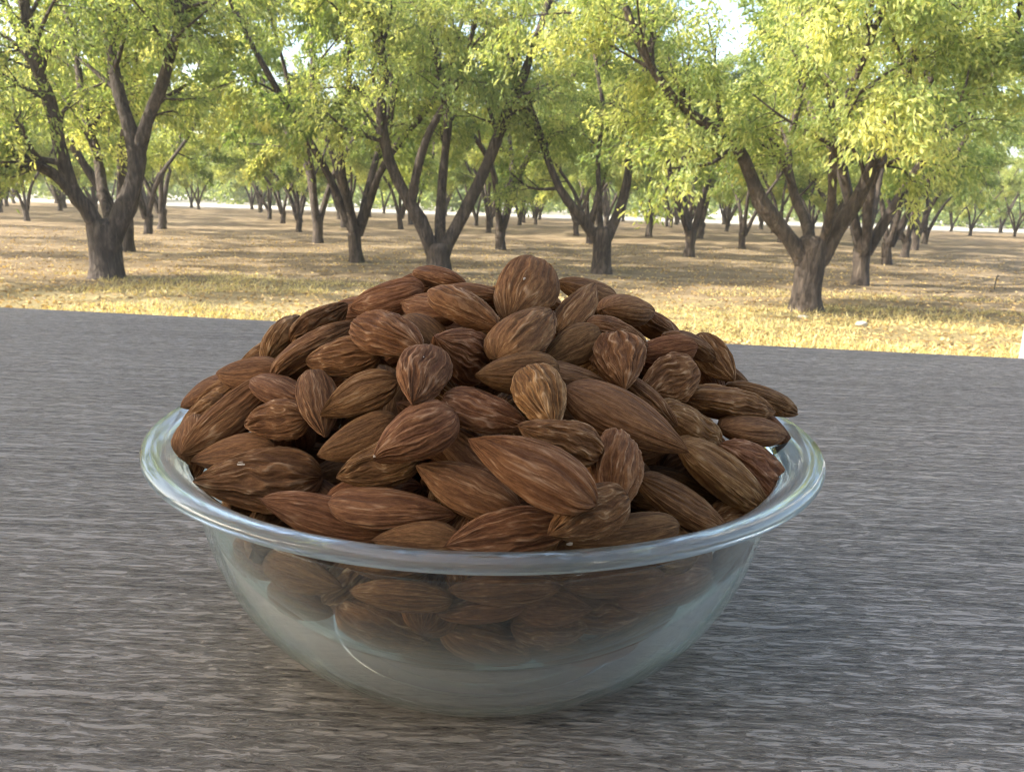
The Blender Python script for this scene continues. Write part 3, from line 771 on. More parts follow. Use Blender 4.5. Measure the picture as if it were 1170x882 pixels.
(0.0253,0.17391,-0.10937,0.96,0.205,0.189,0.273,-0.825,-0.494,0.0185,0.0095,0.0059,'s',0.35,'dim almond behind glass under the ridged tilting one',1),
(0.05857,0.18655,-0.08929,0.731,0.641,0.234,0.668,-0.742,-0.056,0.0185,0.0095,0.0059,'s',0.35,'murky almond behind glass highest under the rim on the tilting side',1),
(0.04726,0.19413,-0.06226,0.705,0.638,0.309,-0.061,0.489,-0.87,0.0246,0.0142,0.0085,'n',0.4,'brown almond buried in the dark gaps of the heap',0),
(-0.01764,0.16851,-0.07516,-0.529,-0.829,0.181,-0.636,0.246,-0.731,0.023,0.0135,0.0085,'n',0.4,'brown almond buried in the dark gaps of the heap',0),
(0.0207,0.24004,-0.06519,-0.517,-0.326,0.791,0.425,-0.9,-0.093,0.0242,0.0133,0.0085,'n',0.4,'brown almond buried in the dark gaps of the heap',0),
(0.02842,0.26343,-0.06904,0.257,0.961,-0.105,-0.193,0.158,0.968,0.0247,0.0132,0.0085,'w',0.4,'brown almond buried in the dark gaps of the heap',0),
(0.00018,0.17496,-0.06155,0.372,0.813,-0.449,0.04,-0.497,-0.867,0.0247,0.0143,0.0085,'n',0.4,'brown almond buried in the dark gaps of the heap',0),
(-0.03184,0.25732,-0.07102,-0.712,-0.685,0.151,0.207,0.001,0.978,0.0218,0.0126,0.0085,'s',0.4,'brown almond buried in the dark gaps of the heap',0),
(-0.02625,0.18954,-0.06806,0.358,0.827,0.434,0.86,-0.472,0.191,0.023,0.014,0.0085,'w',0.4,'brown almond buried in the dark gaps of the heap',0),
(-0.02797,0.21524,-0.1044,0.92,0.034,0.39,0.192,-0.906,-0.376,0.0231,0.0136,0.0085,'s',0.4,'brown almond buried in the dark gaps of the heap',0),
(-0.00778,0.22927,-0.08482,0.82,-0.187,0.541,0.498,0.7,-0.513,0.0212,0.0125,0.0085,'n',0.4,'brown almond buried in the dark gaps of the heap',0),
(0.02126,0.21156,-0.05744,0.922,0.309,-0.233,0.23,-0.922,-0.311,0.0214,0.0144,0.0085,'n',0.4,'brown almond buried in the dark gaps of the heap',0),
(0.04676,0.20557,-0.06815,0.688,-0.665,0.291,0.645,0.376,-0.665,0.0212,0.0136,0.0085,'w',0.4,'brown almond buried in the dark gaps of the heap',0),
(0.02259,0.17364,-0.0621,-0.963,0.249,-0.1,0.111,0.707,0.698,0.0218,0.0132,0.0085,'s',0.4,'brown almond buried in the dark gaps of the heap',0),
(-0.01816,0.19356,-0.04533,0.547,-0.735,-0.401,-0.482,0.115,-0.869,0.0233,0.0141,0.0085,'w',0.4,'brown almond buried in the dark gaps of the heap',0),
(-0.03011,0.26463,-0.06246,-0.913,-0.407,0.028,-0.024,-0.015,-1,0.0243,0.0133,0.0085,'n',0.4,'brown almond buried in the dark gaps of the heap',0),
(0.01424,0.1633,-0.06797,-0.348,-0.937,0.003,0.621,-0.233,-0.748,0.0212,0.0144,0.0085,'s',0.4,'brown almond buried in the dark gaps of the heap',0),
(-0.04134,0.22624,-0.08685,0.823,0.569,-0.002,-0.519,0.752,0.405,0.0242,0.0138,0.0085,'w',0.4,'brown almond buried in the dark gaps of the heap',0),
(0.00697,0.16087,-0.08313,0.394,0.59,-0.705,0.721,0.278,0.635,0.0214,0.0139,0.0085,'w',0.4,'brown almond buried in the dark gaps of the heap',0),
(-0.00308,0.24831,-0.10036,0.503,0.848,-0.169,-0.763,0.343,-0.548,0.022,0.0128,0.0085,'s',0.4,'brown almond buried in the dark gaps of the heap',0),
(-0.00825,0.14718,-0.07135,-0.139,0.18,-0.974,0.453,0.886,0.099,0.0215,0.0129,0.0085,'n',0.4,'brown almond buried in the dark gaps of the heap',0),
(-0.05496,0.19946,-0.05721,-0.527,-0.828,0.192,-0.192,0.336,0.922,0.0228,0.0128,0.0085,'s',0.4,'brown almond buried in the dark gaps of the heap',0),
(-0.00167,0.20274,-0.08777,-0.828,-0.551,0.104,0.025,0.15,0.988,0.0226,0.0141,0.0085,'n',0.4,'brown almond buried in the dark gaps of the heap',0),
(0.03089,0.19053,-0.07353,0.85,-0.262,-0.457,0.51,0.626,0.59,0.0214,0.0136,0.0085,'s',0.4,'brown almond buried in the dark gaps of the heap',0),
(-0.00085,0.23155,-0.09935,0.903,0.372,-0.216,0.203,0.077,0.976,0.0219,0.0136,0.0085,'s',0.4,'brown almond buried in the dark gaps of the heap',0),
(-0.01938,0.19683,-0.08812,-0.738,0.299,-0.605,-0.049,0.87,0.49,0.0243,0.0132,0.0085,'w',0.4,'brown almond buried in the dark gaps of the heap',0),
(0.01131,0.19545,-0.04514,0.256,0.952,0.166,-0.465,-0.029,0.885,0.0224,0.0135,0.0085,'s',0.4,'brown almond buried in the dark gaps of the heap',0),
(0.02875,0.1998,-0.06123,-0.145,0.708,-0.691,-0.141,0.677,0.723,0.0223,0.0127,0.0085,'s',0.4,'brown almond buried in the dark gaps of the heap',0),
(-0.00698,0.25906,-0.05431,-0.716,0.499,-0.488,0.633,0.17,-0.755,0.0224,0.0135,0.0085,'n',0.4,'brown almond buried in the dark gaps of the heap',0),
(0.02983,0.23624,-0.086,0.95,-0.283,-0.136,0.253,0.946,-0.2,0.0247,0.0141,0.0085,'n',0.4,'brown almond buried in the dark gaps of the heap',0),
(-0.00923,0.22679,-0.04898,-0.444,-0.877,-0.184,0.148,0.131,-0.98,0.0232,0.014,0.0085,'n',0.4,'brown almond buried in the dark gaps of the heap',0),
(0.01361,0.18387,-0.05646,0.828,-0.543,-0.136,-0.512,-0.833,0.211,0.022,0.0128,0.0085,'s',0.4,'brown almond buried in the dark gaps of the heap',0),
(-0.03865,0.21847,-0.05185,0.328,-0.934,0.144,0.038,0.165,0.985,0.0213,0.0143,0.0085,'s',0.4,'brown almond buried in the dark gaps of the heap',0),
(0.00868,0.25929,-0.09227,0.886,0.332,-0.323,-0.43,0.332,-0.839,0.0242,0.0126,0.0085,'w',0.4,'brown almond buried in the dark gaps of the heap',0),
(0.04397,0.23962,-0.06427,0.518,-0.83,-0.207,-0.212,0.11,-0.971,0.0214,0.0127,0.0085,'s',0.4,'brown almond buried in the dark gaps of the heap',0),
(0.02442,0.2301,-0.05734,-0.933,-0.288,0.217,0.352,-0.597,0.72,0.0222,0.0144,0.0085,'w',0.4,'brown almond buried in the dark gaps of the heap',0),
(-0.0376,0.21137,-0.06174,0.833,0.553,0.014,-0.509,0.756,0.411,0.0226,0.0127,0.0085,'n',0.4,'brown almond buried in the dark gaps of the heap',0),
(0.05954,0.19376,-0.07305,0.089,0.991,-0.1,-0.093,0.108,0.99,0.0211,0.0139,0.0085,'w',0.4,'brown almond buried in the dark gaps of the heap',0),
(-0.02945,0.23808,-0.09842,0.023,-0.475,0.88,0.909,0.377,0.18,0.0243,0.0137,0.0085,'s',0.4,'brown almond buried in the dark gaps of the heap',0),
(-0.06608,0.23789,-0.07126,-0.832,-0.303,-0.466,-0.02,0.854,-0.52,0.0246,0.0145,0.0085,'w',0.4,'brown almond buried in the dark gaps of the heap',0),
(-0.01098,0.15719,-0.06,-0.416,-0.833,-0.364,-0.613,-0.039,0.789,0.0226,0.0129,0.0085,'n',0.4,'brown almond buried in the dark gaps of the heap',0),
(-0.01866,0.24345,-0.09059,0.621,-0.66,0.423,0.258,0.682,0.684,0.0234,0.0125,0.0085,'s',0.4,'brown almond buried in the dark gaps of the heap',0),
(0.01486,0.17573,-0.08384,-0.48,-0.107,0.871,0.726,0.509,0.462,0.0212,0.0136,0.0085,'w',0.4,'brown almond buried in the dark gaps of the heap',0),
(-0.043,0.23969,-0.08919,0.235,0.088,0.968,0.968,0.069,-0.241,0.0226,0.0143,0.0085,'n',0.4,'brown almond buried in the dark gaps of the heap',0),
(0.01386,0.22409,-0.09624,0.912,0.378,0.158,0.404,-0.764,-0.503,0.0243,0.0137,0.0085,'s',0.4,'brown almond buried in the dark gaps of the heap',0),
(0.00376,0.22192,-0.05358,0.793,-0.468,0.39,0.574,0.789,-0.219,0.0221,0.0134,0.0085,'n',0.4,'brown almond buried in the dark gaps of the heap',0),
(0.03966,0.20332,-0.09259,0.732,0.472,-0.492,0.279,0.451,0.848,0.0238,0.0145,0.0085,'n',0.4,'brown almond buried in the dark gaps of the heap',0),
(0.04008,0.17994,-0.06904,0.957,-0.29,-0.026,-0.164,-0.611,0.775,0.0241,0.0135,0.0085,'s',0.4,'brown almond buried in the dark gaps of the heap',0),
(-0.05207,0.24069,-0.05736,0.932,-0.1,0.349,-0.237,-0.896,0.375,0.0231,0.0125,0.0085,'w',0.4,'brown almond buried in the dark gaps of the heap',0),
(0.01753,0.25035,-0.08594,0.202,0.978,-0.05,-0.979,0.2,-0.044,0.0218,0.013,0.0085,'n',0.4,'brown almond buried in the dark gaps of the heap',0),
(-0.01521,0.26867,-0.06857,-0.375,0.144,-0.916,0.351,0.936,0.004,0.0221,0.0129,0.0085,'n',0.4,'brown almond buried in the dark gaps of the heap',0),
(0.00073,0.16822,-0.10275,-0.974,-0.035,-0.222,0.214,-0.448,-0.868,0.0226,0.0127,0.0085,'n',0.4,'brown almond buried in the dark gaps of the heap',0),
(-0.01313,0.18789,-0.09418,-0.562,-0.81,-0.165,-0.273,0.37,-0.888,0.022,0.0143,0.0085,'w',0.4,'brown almond buried in the dark gaps of the heap',0),
(-0.00706,0.19853,-0.06364,-0.318,0.894,0.317,0.42,-0.167,0.892,0.0235,0.0131,0.0085,'s',0.4,'brown almond buried in the dark gaps of the heap',0),
(-0.02334,0.20412,-0.07167,0.941,0.006,0.338,0.056,-0.989,-0.139,0.0235,0.0138,0.0085,'w',0.4,'brown almond buried in the dark gaps of the heap',0),
(0.01324,0.22456,-0.06692,-0.232,0.945,0.232,-0.966,-0.197,-0.165,0.0234,0.0134,0.0085,'w',0.4,'brown almond buried in the dark gaps of the heap',0),
(0.00883,0.22832,-0.04123,0.274,0.949,0.158,-0.897,0.311,-0.314,0.0226,0.0135,0.0085,'w',0.4,'brown almond buried in the dark gaps of the heap',0),
(-0.03379,0.24735,-0.05163,0.619,0.58,-0.529,0.756,-0.257,0.602,0.0226,0.0139,0.0085,'w',0.4,'brown almond buried in the dark gaps of the heap',0),
(-0.01776,0.21231,-0.07075,0.929,-0.359,-0.092,0.334,0.918,-0.213,0.022,0.0143,0.0085,'s',0.4,'brown almond buried in the dark gaps of the heap',0),
(-0.00381,0.21323,-0.09695,-0.771,-0.343,-0.536,0.504,-0.844,-0.185,0.0221,0.0144,0.0085,'s',0.4,'brown almond buried in the dark gaps of the heap',0),
(-0.00218,0.21244,-0.06429,0.331,0.353,0.875,0.916,0.104,-0.388,0.0233,0.0143,0.0085,'s',0.4,'brown almond buried in the dark gaps of the heap',0),
(-0.0001,0.23626,-0.07077,0.044,0.983,0.179,-0.569,-0.122,0.813,0.0231,0.0133,0.0085,'w',0.4,'brown almond buried in the dark gaps of the heap',0),
(-0.0378,0.24795,-0.07749,-0.266,-0.538,0.8,0.377,-0.822,-0.427,0.0243,0.0145,0.0085,'w',0.4,'brown almond buried in the dark gaps of the heap',0),
(0.02829,0.18554,-0.09115,-0.909,-0.289,-0.302,0.021,0.69,-0.723,0.024,0.0128,0.0085,'w',0.4,'brown almond buried in the dark gaps of the heap',0),
(-0.01811,0.23602,-0.03984,-0.968,-0.25,-0.026,0.236,-0.866,-0.441,0.0223,0.0137,0.0085,'s',0.4,'brown almond buried in the dark gaps of the heap',0),
(-0.02037,0.25129,-0.06307,0.893,-0.14,0.428,0.417,-0.101,-0.903,0.0227,0.0126,0.0085,'w',0.4,'brown almond buried in the dark gaps of the heap',0),
(-0.03368,0.15812,-0.08139,-0.677,0.044,-0.734,0.712,-0.211,-0.67,0.0229,0.014,0.0085,'w',0.4,'brown almond buried in the dark gaps of the heap',0),
(-0.02551,0.22109,-0.05767,0.232,-0.16,-0.959,-0.944,0.202,-0.262,0.0217,0.0128,0.0085,'w',0.4,'brown almond buried in the dark gaps of the heap',0),
(0.03324,0.20681,-0.10076,0.912,0.38,-0.153,-0.375,0.623,-0.687,0.0226,0.0143,0.0085,'s',0.4,'brown almond buried in the dark gaps of the heap',0),
(0.00158,0.17508,-0.04963,-0.431,-0.821,0.374,0.883,-0.298,0.363,0.0245,0.0138,0.0085,'w',0.4,'brown almond buried in the dark gaps of the heap',0),
(0.00423,0.19432,-0.0942,0.171,-0.714,0.679,-0.912,-0.375,-0.165,0.0232,0.0136,0.0085,'n',0.4,'brown almond buried in the dark gaps of the heap',0),
(0.03048,0.22859,-0.06932,0.202,-0.978,0.058,-0.78,-0.197,-0.594,0.0217,0.0129,0.0085,'n',0.4,'brown almond buried in the dark gaps of the heap',0),
(-0.0408,0.21716,-0.07239,-0.411,0.765,0.496,0.889,0.217,0.403,0.0235,0.0144,0.0085,'s',0.4,'brown almond buried in the dark gaps of the heap',0),
(-0.05684,0.18817,-0.06098,0.27,-0.593,0.758,-0.52,0.573,0.633,0.0229,0.0139,0.0085,'s',0.4,'brown almond buried in the dark gaps of the heap',0),
(-0.0582,0.23252,-0.08865,0.729,-0.684,0.019,-0.556,-0.609,-0.566,0.0224,0.0129,0.0085,'n',0.4,'brown almond buried in the dark gaps of the heap',0),
(0.01824,0.2719,-0.07656,-0.561,0.785,-0.263,-0.405,-0.537,-0.74,0.022,0.0129,0.0085,'s',0.4,'brown almond buried in the dark gaps of the heap',0),
(0.00825,0.1874,-0.07277,-0.321,0.945,0.068,0.82,0.241,0.52,0.0236,0.0129,0.0085,'w',0.4,'brown almond buried in the dark gaps of the heap',0),
(0.02947,0.18551,-0.05875,-0.887,0.313,-0.339,-0.462,-0.584,0.667,0.0214,0.0143,0.0085,'n',0.4,'brown almond buried in the dark gaps of the heap',0),
(-0.00446,0.24068,-0.05575,-0.697,0.653,-0.297,0.717,0.649,-0.255,0.0215,0.014,0.0085,'n',0.4,'brown almond buried in the dark gaps of the heap',0),
(-0.01301,0.24643,-0.04656,-0.988,-0.055,0.148,0.138,0.149,0.979,0.0225,0.0131,0.0085,'n',0.4,'brown almond buried in the dark gaps of the heap',0),
(-0.02205,0.23649,-0.05857,-0.069,0.937,0.342,0.235,0.348,-0.908,0.0224,0.0127,0.0085,'w',0.4,'brown almond buried in the dark gaps of the heap',0),
(-0.05613,0.211,-0.0971,-0.091,0.993,0.079,0.806,0.12,-0.579,0.0222,0.0138,0.0085,'s',0.4,'brown almond buried in the dark gaps of the heap',0),
(-0.06646,0.20314,-0.06504,-0.117,0.816,-0.567,0.932,0.288,0.222,0.021,0.0145,0.0085,'s',0.4,'brown almond buried in the dark gaps of the heap',0),
(0.02056,0.23807,-0.10254,0.2,0.978,0.059,0.59,-0.072,-0.804,0.0227,0.0138,0.0085,'n',0.4,'brown almond buried in the dark gaps of the heap',0),
(0.01675,0.2526,-0.07288,-0.926,0.3,0.231,-0.297,-0.196,-0.934,0.0242,0.0139,0.0085,'n',0.4,'brown almond buried in the dark gaps of the heap',0),
(-0.01224,0.27795,-0.07529,-0.857,0.097,-0.507,-0.297,0.71,0.638,0.0242,0.0136,0.0085,'w',0.4,'brown almond buried in the dark gaps of the heap',0),
(-0.07261,0.21074,-0.07737,0.303,-0.934,0.192,0.551,0.007,-0.835,0.0216,0.0138,0.0085,'s',0.4,'brown almond buried in the dark gaps of the heap',0),
(-0.05668,0.24339,-0.08152,0.438,0.856,-0.275,-0.899,0.423,-0.114,0.0224,0.0131,0.0085,'s',0.4,'brown almond buried in the dark gaps of the heap',0),
(-0.0161,0.15331,-0.08375,0.086,0.952,0.293,-0.664,0.274,-0.695,0.0223,0.0145,0.0085,'s',0.4,'brown almond buried in the dark gaps of the heap',0),
(-0.04426,0.23042,-0.05935,0.549,0.681,0.485,0.834,-0.411,-0.368,0.0223,0.0133,0.0085,'w',0.4,'brown almond buried in the dark gaps of the heap',0),
(-0.06981,0.22939,-0.06532,-0.94,0.338,0.051,0.093,0.398,-0.913,0.0222,0.0136,0.0085,'s',0.4,'brown almond buried in the dark gaps of the heap',0),
(-0.00592,0.2473,-0.08427,0.83,0.486,-0.275,-0.476,0.873,0.106,0.0239,0.0131,0.0085,'s',0.4,'brown almond buried in the dark gaps of the heap',0),
(0.02061,0.1744,-0.07341,0.561,-0.654,-0.507,0.047,-0.586,0.809,0.0231,0.0145,0.0085,'s',0.4,'brown almond buried in the dark gaps of the heap',0),
(-0.04443,0.24942,-0.06122,-0.505,0.852,0.138,0.569,0.208,0.795,0.0213,0.0144,0.0085,'w',0.4,'brown almond buried in the dark gaps of the heap',0),
(0.00315,0.20322,-0.07495,-0.274,-0.913,-0.304,0.833,-0.383,0.398,0.0235,0.0137,0.0085,'n',0.4,'brown almond buried in the dark gaps of the heap',0),
(-0.0275,0.17321,-0.09747,0.81,0.393,0.436,-0.579,0.655,0.486,0.024,0.0127,0.0085,'s',0.4,'brown almond buried in the dark gaps of the heap',0),
(-0.01751,0.22448,-0.10353,0.175,-0.761,0.624,-0.456,-0.625,-0.634,0.0234,0.0139,0.0085,'w',0.4,'brown almond buried in the dark gaps of the heap',0),
(-0.03587,0.17434,-0.08928,-0.464,-0.77,-0.438,0.819,-0.562,0.12,0.0236,0.0129,0.0085,'w',0.4,'brown almond buried in the dark gaps of the heap',0),
(-0.05273,0.25889,-0.0694,0.919,-0.21,0.334,0.39,0.617,-0.684,0.0215,0.0127,0.0085,'n',0.4,'brown almond buried in the dark gaps of the heap',0),
(-0.02985,0.16057,-0.06516,0.92,0.376,0.109,0.029,0.213,-0.977,0.0221,0.0141,0.0085,'n',0.4,'brown almond buried in the dark gaps of the heap',0),
(-0.03449,0.18977,-0.08528,0.482,0.722,-0.496,0.87,-0.325,0.371,0.0231,0.0125,0.0085,'s',0.4,'brown almond buried in the dark gaps of the heap',0),
(-0.02028,0.21688,-0.09114,0.728,-0.655,-0.2,0.177,-0.103,0.979,0.0237,0.0143,0.0085,'w',0.4,'brown almond buried in the dark gaps of the heap',0),
(-0.01918,0.2064,-0.05557,-0.822,-0.448,-0.352,-0.278,-0.224,0.934,0.0211,0.0137,0.0085,'s',0.4,'brown almond buried in the dark gaps of the heap',0),
(-0.02874,0.19305,-0.05378,-0.186,-0.9,-0.395,0.966,-0.24,0.093,0.0224,0.0139,0.0085,'s',0.4,'brown almond buried in the dark gaps of the heap',0),
(-0.02079,0.18464,-0.06034,-0.741,-0.659,-0.129,-0.031,-0.159,0.987,0.0243,0.0136,0.0085,'n',0.4,'brown almond buried in the dark gaps of the heap',0),
(0.00399,0.26567,-0.07793,-0.871,0.373,-0.321,0.043,-0.592,-0.805,0.0213,0.0144,0.0085,'w',0.4,'brown almond buried in the dark gaps of the heap',0),
(-0.06323,0.17573,-0.07311,0.015,-0.968,0.25,-0.544,0.201,0.814,0.0249,0.0136,0.0085,'w',0.4,'brown almond buried in the dark gaps of the heap',0),
(0.01195,0.21118,-0.10045,0.708,0.682,-0.181,-0.407,0.604,0.685,0.0247,0.0131,0.0085,'w',0.4,'brown almond buried in the dark gaps of the heap',0),
(0.00711,0.24223,-0.04549,-0.609,-0.681,0.407,0.48,0.092,0.872,0.0246,0.0136,0.0085,'n',0.4,'brown almond buried in the dark gaps of the heap',0),
(0.02472,0.21717,-0.04695,-0.194,0.758,-0.622,-0.708,-0.547,-0.446,0.0225,0.0141,0.0085,'n',0.4,'brown almond buried in the dark gaps of the heap',0),
(-0.0299,0.1856,-0.09876,0.997,-0.067,-0.035,0.007,0.55,-0.835,0.0244,0.0127,0.0085,'n',0.4,'brown almond buried in the dark gaps of the heap',0),
(0.05655,0.23799,-0.07472,0.461,-0.731,0.503,-0.284,0.415,0.864,0.0212,0.0128,0.0085,'s',0.4,'brown almond buried in the dark gaps of the heap',0),
(0.02094,0.21796,-0.07832,0.154,-0.959,-0.236,-0.795,0.021,-0.606,0.0236,0.0133,0.0085,'w',0.4,'brown almond buried in the dark gaps of the heap',0),
(-0.03377,0.2407,-0.06386,0.237,0.966,0.102,0.951,-0.252,0.177,0.0249,0.0139,0.0085,'n',0.4,'brown almond buried in the dark gaps of the heap',0),
(0.00563,0.14831,-0.06817,0.346,-0.268,0.899,0.936,0.027,-0.351,0.0242,0.0125,0.0085,'w',0.4,'brown almond buried in the dark gaps of the heap',0),
(0.00428,0.27007,-0.06669,-0.408,0.903,0.137,-0.326,-0.004,-0.945,0.0218,0.014,0.0085,'n',0.4,'brown almond buried in the dark gaps of the heap',0),
(-0.03772,0.26436,-0.08327,0.588,-0.292,-0.754,0.401,-0.705,0.586,0.021,0.0138,0.0085,'w',0.4,'brown almond buried in the dark gaps of the heap',0),
(0.0307,0.17131,-0.0904,0.887,-0.359,0.29,0.038,0.683,0.73,0.0231,0.0127,0.0085,'w',0.4,'brown almond buried in the dark gaps of the heap',0),
(0.04362,0.22923,-0.05936,-0.997,-0.027,0.079,-0.083,0.31,-0.947,0.0213,0.0145,0.0085,'s',0.4,'brown almond buried in the dark gaps of the heap',0),
(0.05967,0.20788,-0.07006,0.918,-0.331,0.221,-0.153,0.219,0.964,0.0212,0.0137,0.0085,'n',0.4,'brown almond buried in the dark gaps of the heap',0),
(-0.01824,0.17566,-0.05369,-0.811,0.252,0.527,0.333,0.941,0.063,0.0222,0.0132,0.0085,'n',0.4,'brown almond buried in the dark gaps of the heap',0),
(0.03634,0.2094,-0.05843,-0.266,0.918,-0.295,0.672,-0.043,-0.74,0.0242,0.0128,0.0085,'s',0.4,'brown almond buried in the dark gaps of the heap',0),
(0.00238,0.16953,-0.07449,-0.988,-0.123,-0.097,-0.083,0.936,-0.341,0.0225,0.0139,0.0085,'w',0.4,'brown almond buried in the dark gaps of the heap',0),
(0.01904,0.2109,-0.09133,-0.832,0.538,-0.133,-0.192,-0.505,-0.842,0.0228,0.0139,0.0085,'s',0.4,'brown almond buried in the dark gaps of the heap',0),
(-0.02247,0.18466,-0.08544,-0.754,0.072,-0.653,-0.188,-0.976,0.11,0.0234,0.0136,0.0085,'s',0.4,'brown almond buried in the dark gaps of the heap',0),
(-0.02563,0.16409,-0.08851,-0.939,0.33,-0.101,0.273,0.889,0.368,0.0221,0.0135,0.0085,'w',0.4,'brown almond buried in the dark gaps of the heap',0),
(-0.05243,0.19565,-0.09512,-0.88,-0.409,-0.244,-0.441,0.507,0.741,0.0222,0.0126,0.0085,'s',0.4,'brown almond buried in the dark gaps of the heap',0),
(0.03217,0.22463,-0.08688,0.529,-0.598,0.602,-0.739,-0.674,-0.02,0.024,0.0139,0.0085,'s',0.4,'brown almond buried in the dark gaps of the heap',0),
(-0.04409,0.1824,-0.07068,-0.596,-0.755,0.274,0.803,-0.555,0.218,0.0211,0.0137,0.0085,'s',0.4,'brown almond buried in the dark gaps of the heap',0),
(-0.01333,0.17623,-0.08893,0.339,0.705,0.622,0.932,-0.342,-0.121,0.0238,0.0127,0.0085,'s',0.4,'brown almond buried in the dark gaps of the heap',0),
(0.01994,0.19548,-0.10462,0.813,0.53,-0.24,-0.325,0.756,0.568,0.0233,0.014,0.0085,'w',0.4,'brown almond buried in the dark gaps of the heap',0),
(0.02798,0.17755,-0.10008,-0.904,-0.371,-0.213,-0.142,-0.211,0.967,0.022,0.0126,0.0085,'n',0.4,'brown almond buried in the dark gaps of the heap',0),
(-0.05062,0.18073,-0.08918,0.958,-0.25,0.14,-0.111,-0.775,-0.622,0.0222,0.0127,0.0085,'n',0.4,'brown almond buried in the dark gaps of the heap',0),
(0.04086,0.2438,-0.08297,-0.951,0.294,-0.096,-0.195,-0.328,0.924,0.0233,0.0133,0.0085,'s',0.4,'brown almond buried in the dark gaps of the heap',0),
(0.02441,0.21179,-0.1043,-0.348,-0.93,0.117,0.88,-0.28,0.384,0.0223,0.0136,0.0085,'w',0.4,'brown almond buried in the dark gaps of the heap',0),
(0.0256,0.1961,-0.08516,0.812,-0.45,0.372,-0.164,0.436,0.885,0.022,0.0129,0.0085,'n',0.4,'brown almond buried in the dark gaps of the heap',0),
(-0.00455,0.15801,-0.08173,-0.501,0.857,0.121,0.748,0.499,-0.437,0.0228,0.0139,0.0085,'n',0.4,'brown almond buried in the dark gaps of the heap',0),
(-0.04058,0.20261,-0.07821,0.673,-0.737,0.064,0.187,0.252,0.949,0.0216,0.014,0.0085,'n',0.4,'brown almond buried in the dark gaps of the heap',0),
(0.03205,0.21505,-0.07446,-0.798,0.587,0.136,0.32,0.221,0.921,0.0227,0.0134,0.0085,'n',0.4,'brown almond buried in the dark gaps of the heap',0),
(-0.06583,0.19762,-0.07985,-0.898,0.106,-0.426,0.16,0.983,-0.093,0.0222,0.013,0.0085,'n',0.4,'brown almond buried in the dark gaps of the heap',0),
(-0.0123,0.17716,-0.06806,0.775,-0.619,0.125,-0.518,-0.736,-0.435,0.0239,0.0138,0.0085,'n',0.4,'brown almond buried in the dark gaps of the heap',0),
(-0.05872,0.18838,-0.08599,-0.993,-0.105,0.053,-0.074,0.908,0.411,0.0221,0.0125,0.0085,'n',0.4,'brown almond buried in the dark gaps of the heap',0),
(0.01772,0.15577,-0.07487,0.84,0.542,0.042,0.543,-0.835,-0.09,0.0233,0.0137,0.0085,'n',0.4,'brown almond buried in the dark gaps of the heap',0),
(0.00486,0.17684,-0.08553,-0.654,0.531,0.539,0.728,0.25,0.638,0.0235,0.0138,0.0085,'s',0.4,'brown almond buried in the dark gaps of the heap',0),
(-0.03313,0.22007,-0.09414,0.404,0.909,0.104,0.738,-0.391,0.55,0.0228,0.0135,0.0085,'w',0.4,'brown almond buried in the dark gaps of the heap',0),
(0.04048,0.17755,-0.08463,-0.775,0.613,-0.154,-0.398,-0.284,0.872,0.0223,0.0137,0.0085,'w',0.4,'brown almond buried in the dark gaps of the heap',0),
(-0.00249,0.17994,-0.09532,0.287,0.837,0.466,-0.953,0.297,0.054,0.0233,0.0129,0.0085,'s',0.4,'brown almond buried in the dark gaps of the heap',0),
(-0.06078,0.21121,-0.08251,0.486,-0.862,0.14,-0.261,-0.296,-0.919,0.0236,0.0131,0.0085,'s',0.4,'brown almond buried in the dark gaps of the heap',0),
(-0.04655,0.22959,-0.09925,0.326,0.811,-0.486,0.338,-0.58,-0.741,0.0221,0.0139,0.0085,'s',0.4,'brown almond buried in the dark gaps of the heap',0),
(0.0231,0.16338,-0.09051,0.985,-0.171,-0.008,-0.167,-0.97,0.179,0.0225,0.0138,0.0085,'w',0.4,'brown almond buried in the dark gaps of the heap',0),
(0.04259,0.19019,-0.09572,0.617,0.786,0.032,0.05,-0.079,0.996,0.0214,0.0139,0.0085,'w',0.4,'brown almond buried in the dark gaps of the heap',0),
(-0.06323,0.21974,-0.09158,-0.299,-0.952,0.066,0.258,-0.147,-0.955,0.021,0.0138,0.0085,'w',0.4,'brown almond buried in the dark gaps of the heap',0),
(-0.02455,0.14994,-0.07257,-0.972,-0.032,-0.232,0.068,0.91,-0.409,0.0217,0.0138,0.0085,'s',0.4,'brown almond buried in the dark gaps of the heap',0),
(-0.01072,0.18093,-0.10543,0.882,-0.416,-0.222,-0.418,-0.47,-0.778,0.0232,0.014,0.0085,'w',0.4,'brown almond buried in the dark gaps of the heap',0),
(-0.05594,0.16753,-0.07709,0.001,0.996,-0.094,-0.995,-0.009,-0.101,0.0222,0.0125,0.0085,'n',0.4,'brown almond buried in the dark gaps of the heap',0),
(-0.07018,0.19284,-0.07244,0.722,-0.667,0.181,0.471,0.283,-0.836,0.0221,0.0137,0.0085,'s',0.4,'brown almond buried in the dark gaps of the heap',0),
(-0.01463,0.19239,-0.07294,0.722,0.686,0.094,-0.691,0.722,0.038,0.0228,0.0132,0.0085,'w',0.4,'brown almond buried in the dark gaps of the heap',0),
(-0.0315,0.21974,-0.08327,-0.631,-0.776,0.004,0.418,-0.344,-0.841,0.0223,0.0139,0.0085,'n',0.4,'brown almond buried in the dark gaps of the heap',0),
(-0.05084,0.18846,-0.07753,0.333,0.943,-0.02,-0.091,0.011,-0.996,0.0239,0.0131,0.0085,'s',0.4,'brown almond buried in the dark gaps of the heap',0),
(-0.06246,0.20344,-0.08983,-0.862,0.48,-0.165,-0.309,-0.755,-0.578,0.0215,0.0133,0.0085,'s',0.4,'brown almond buried in the dark gaps of the heap',0),
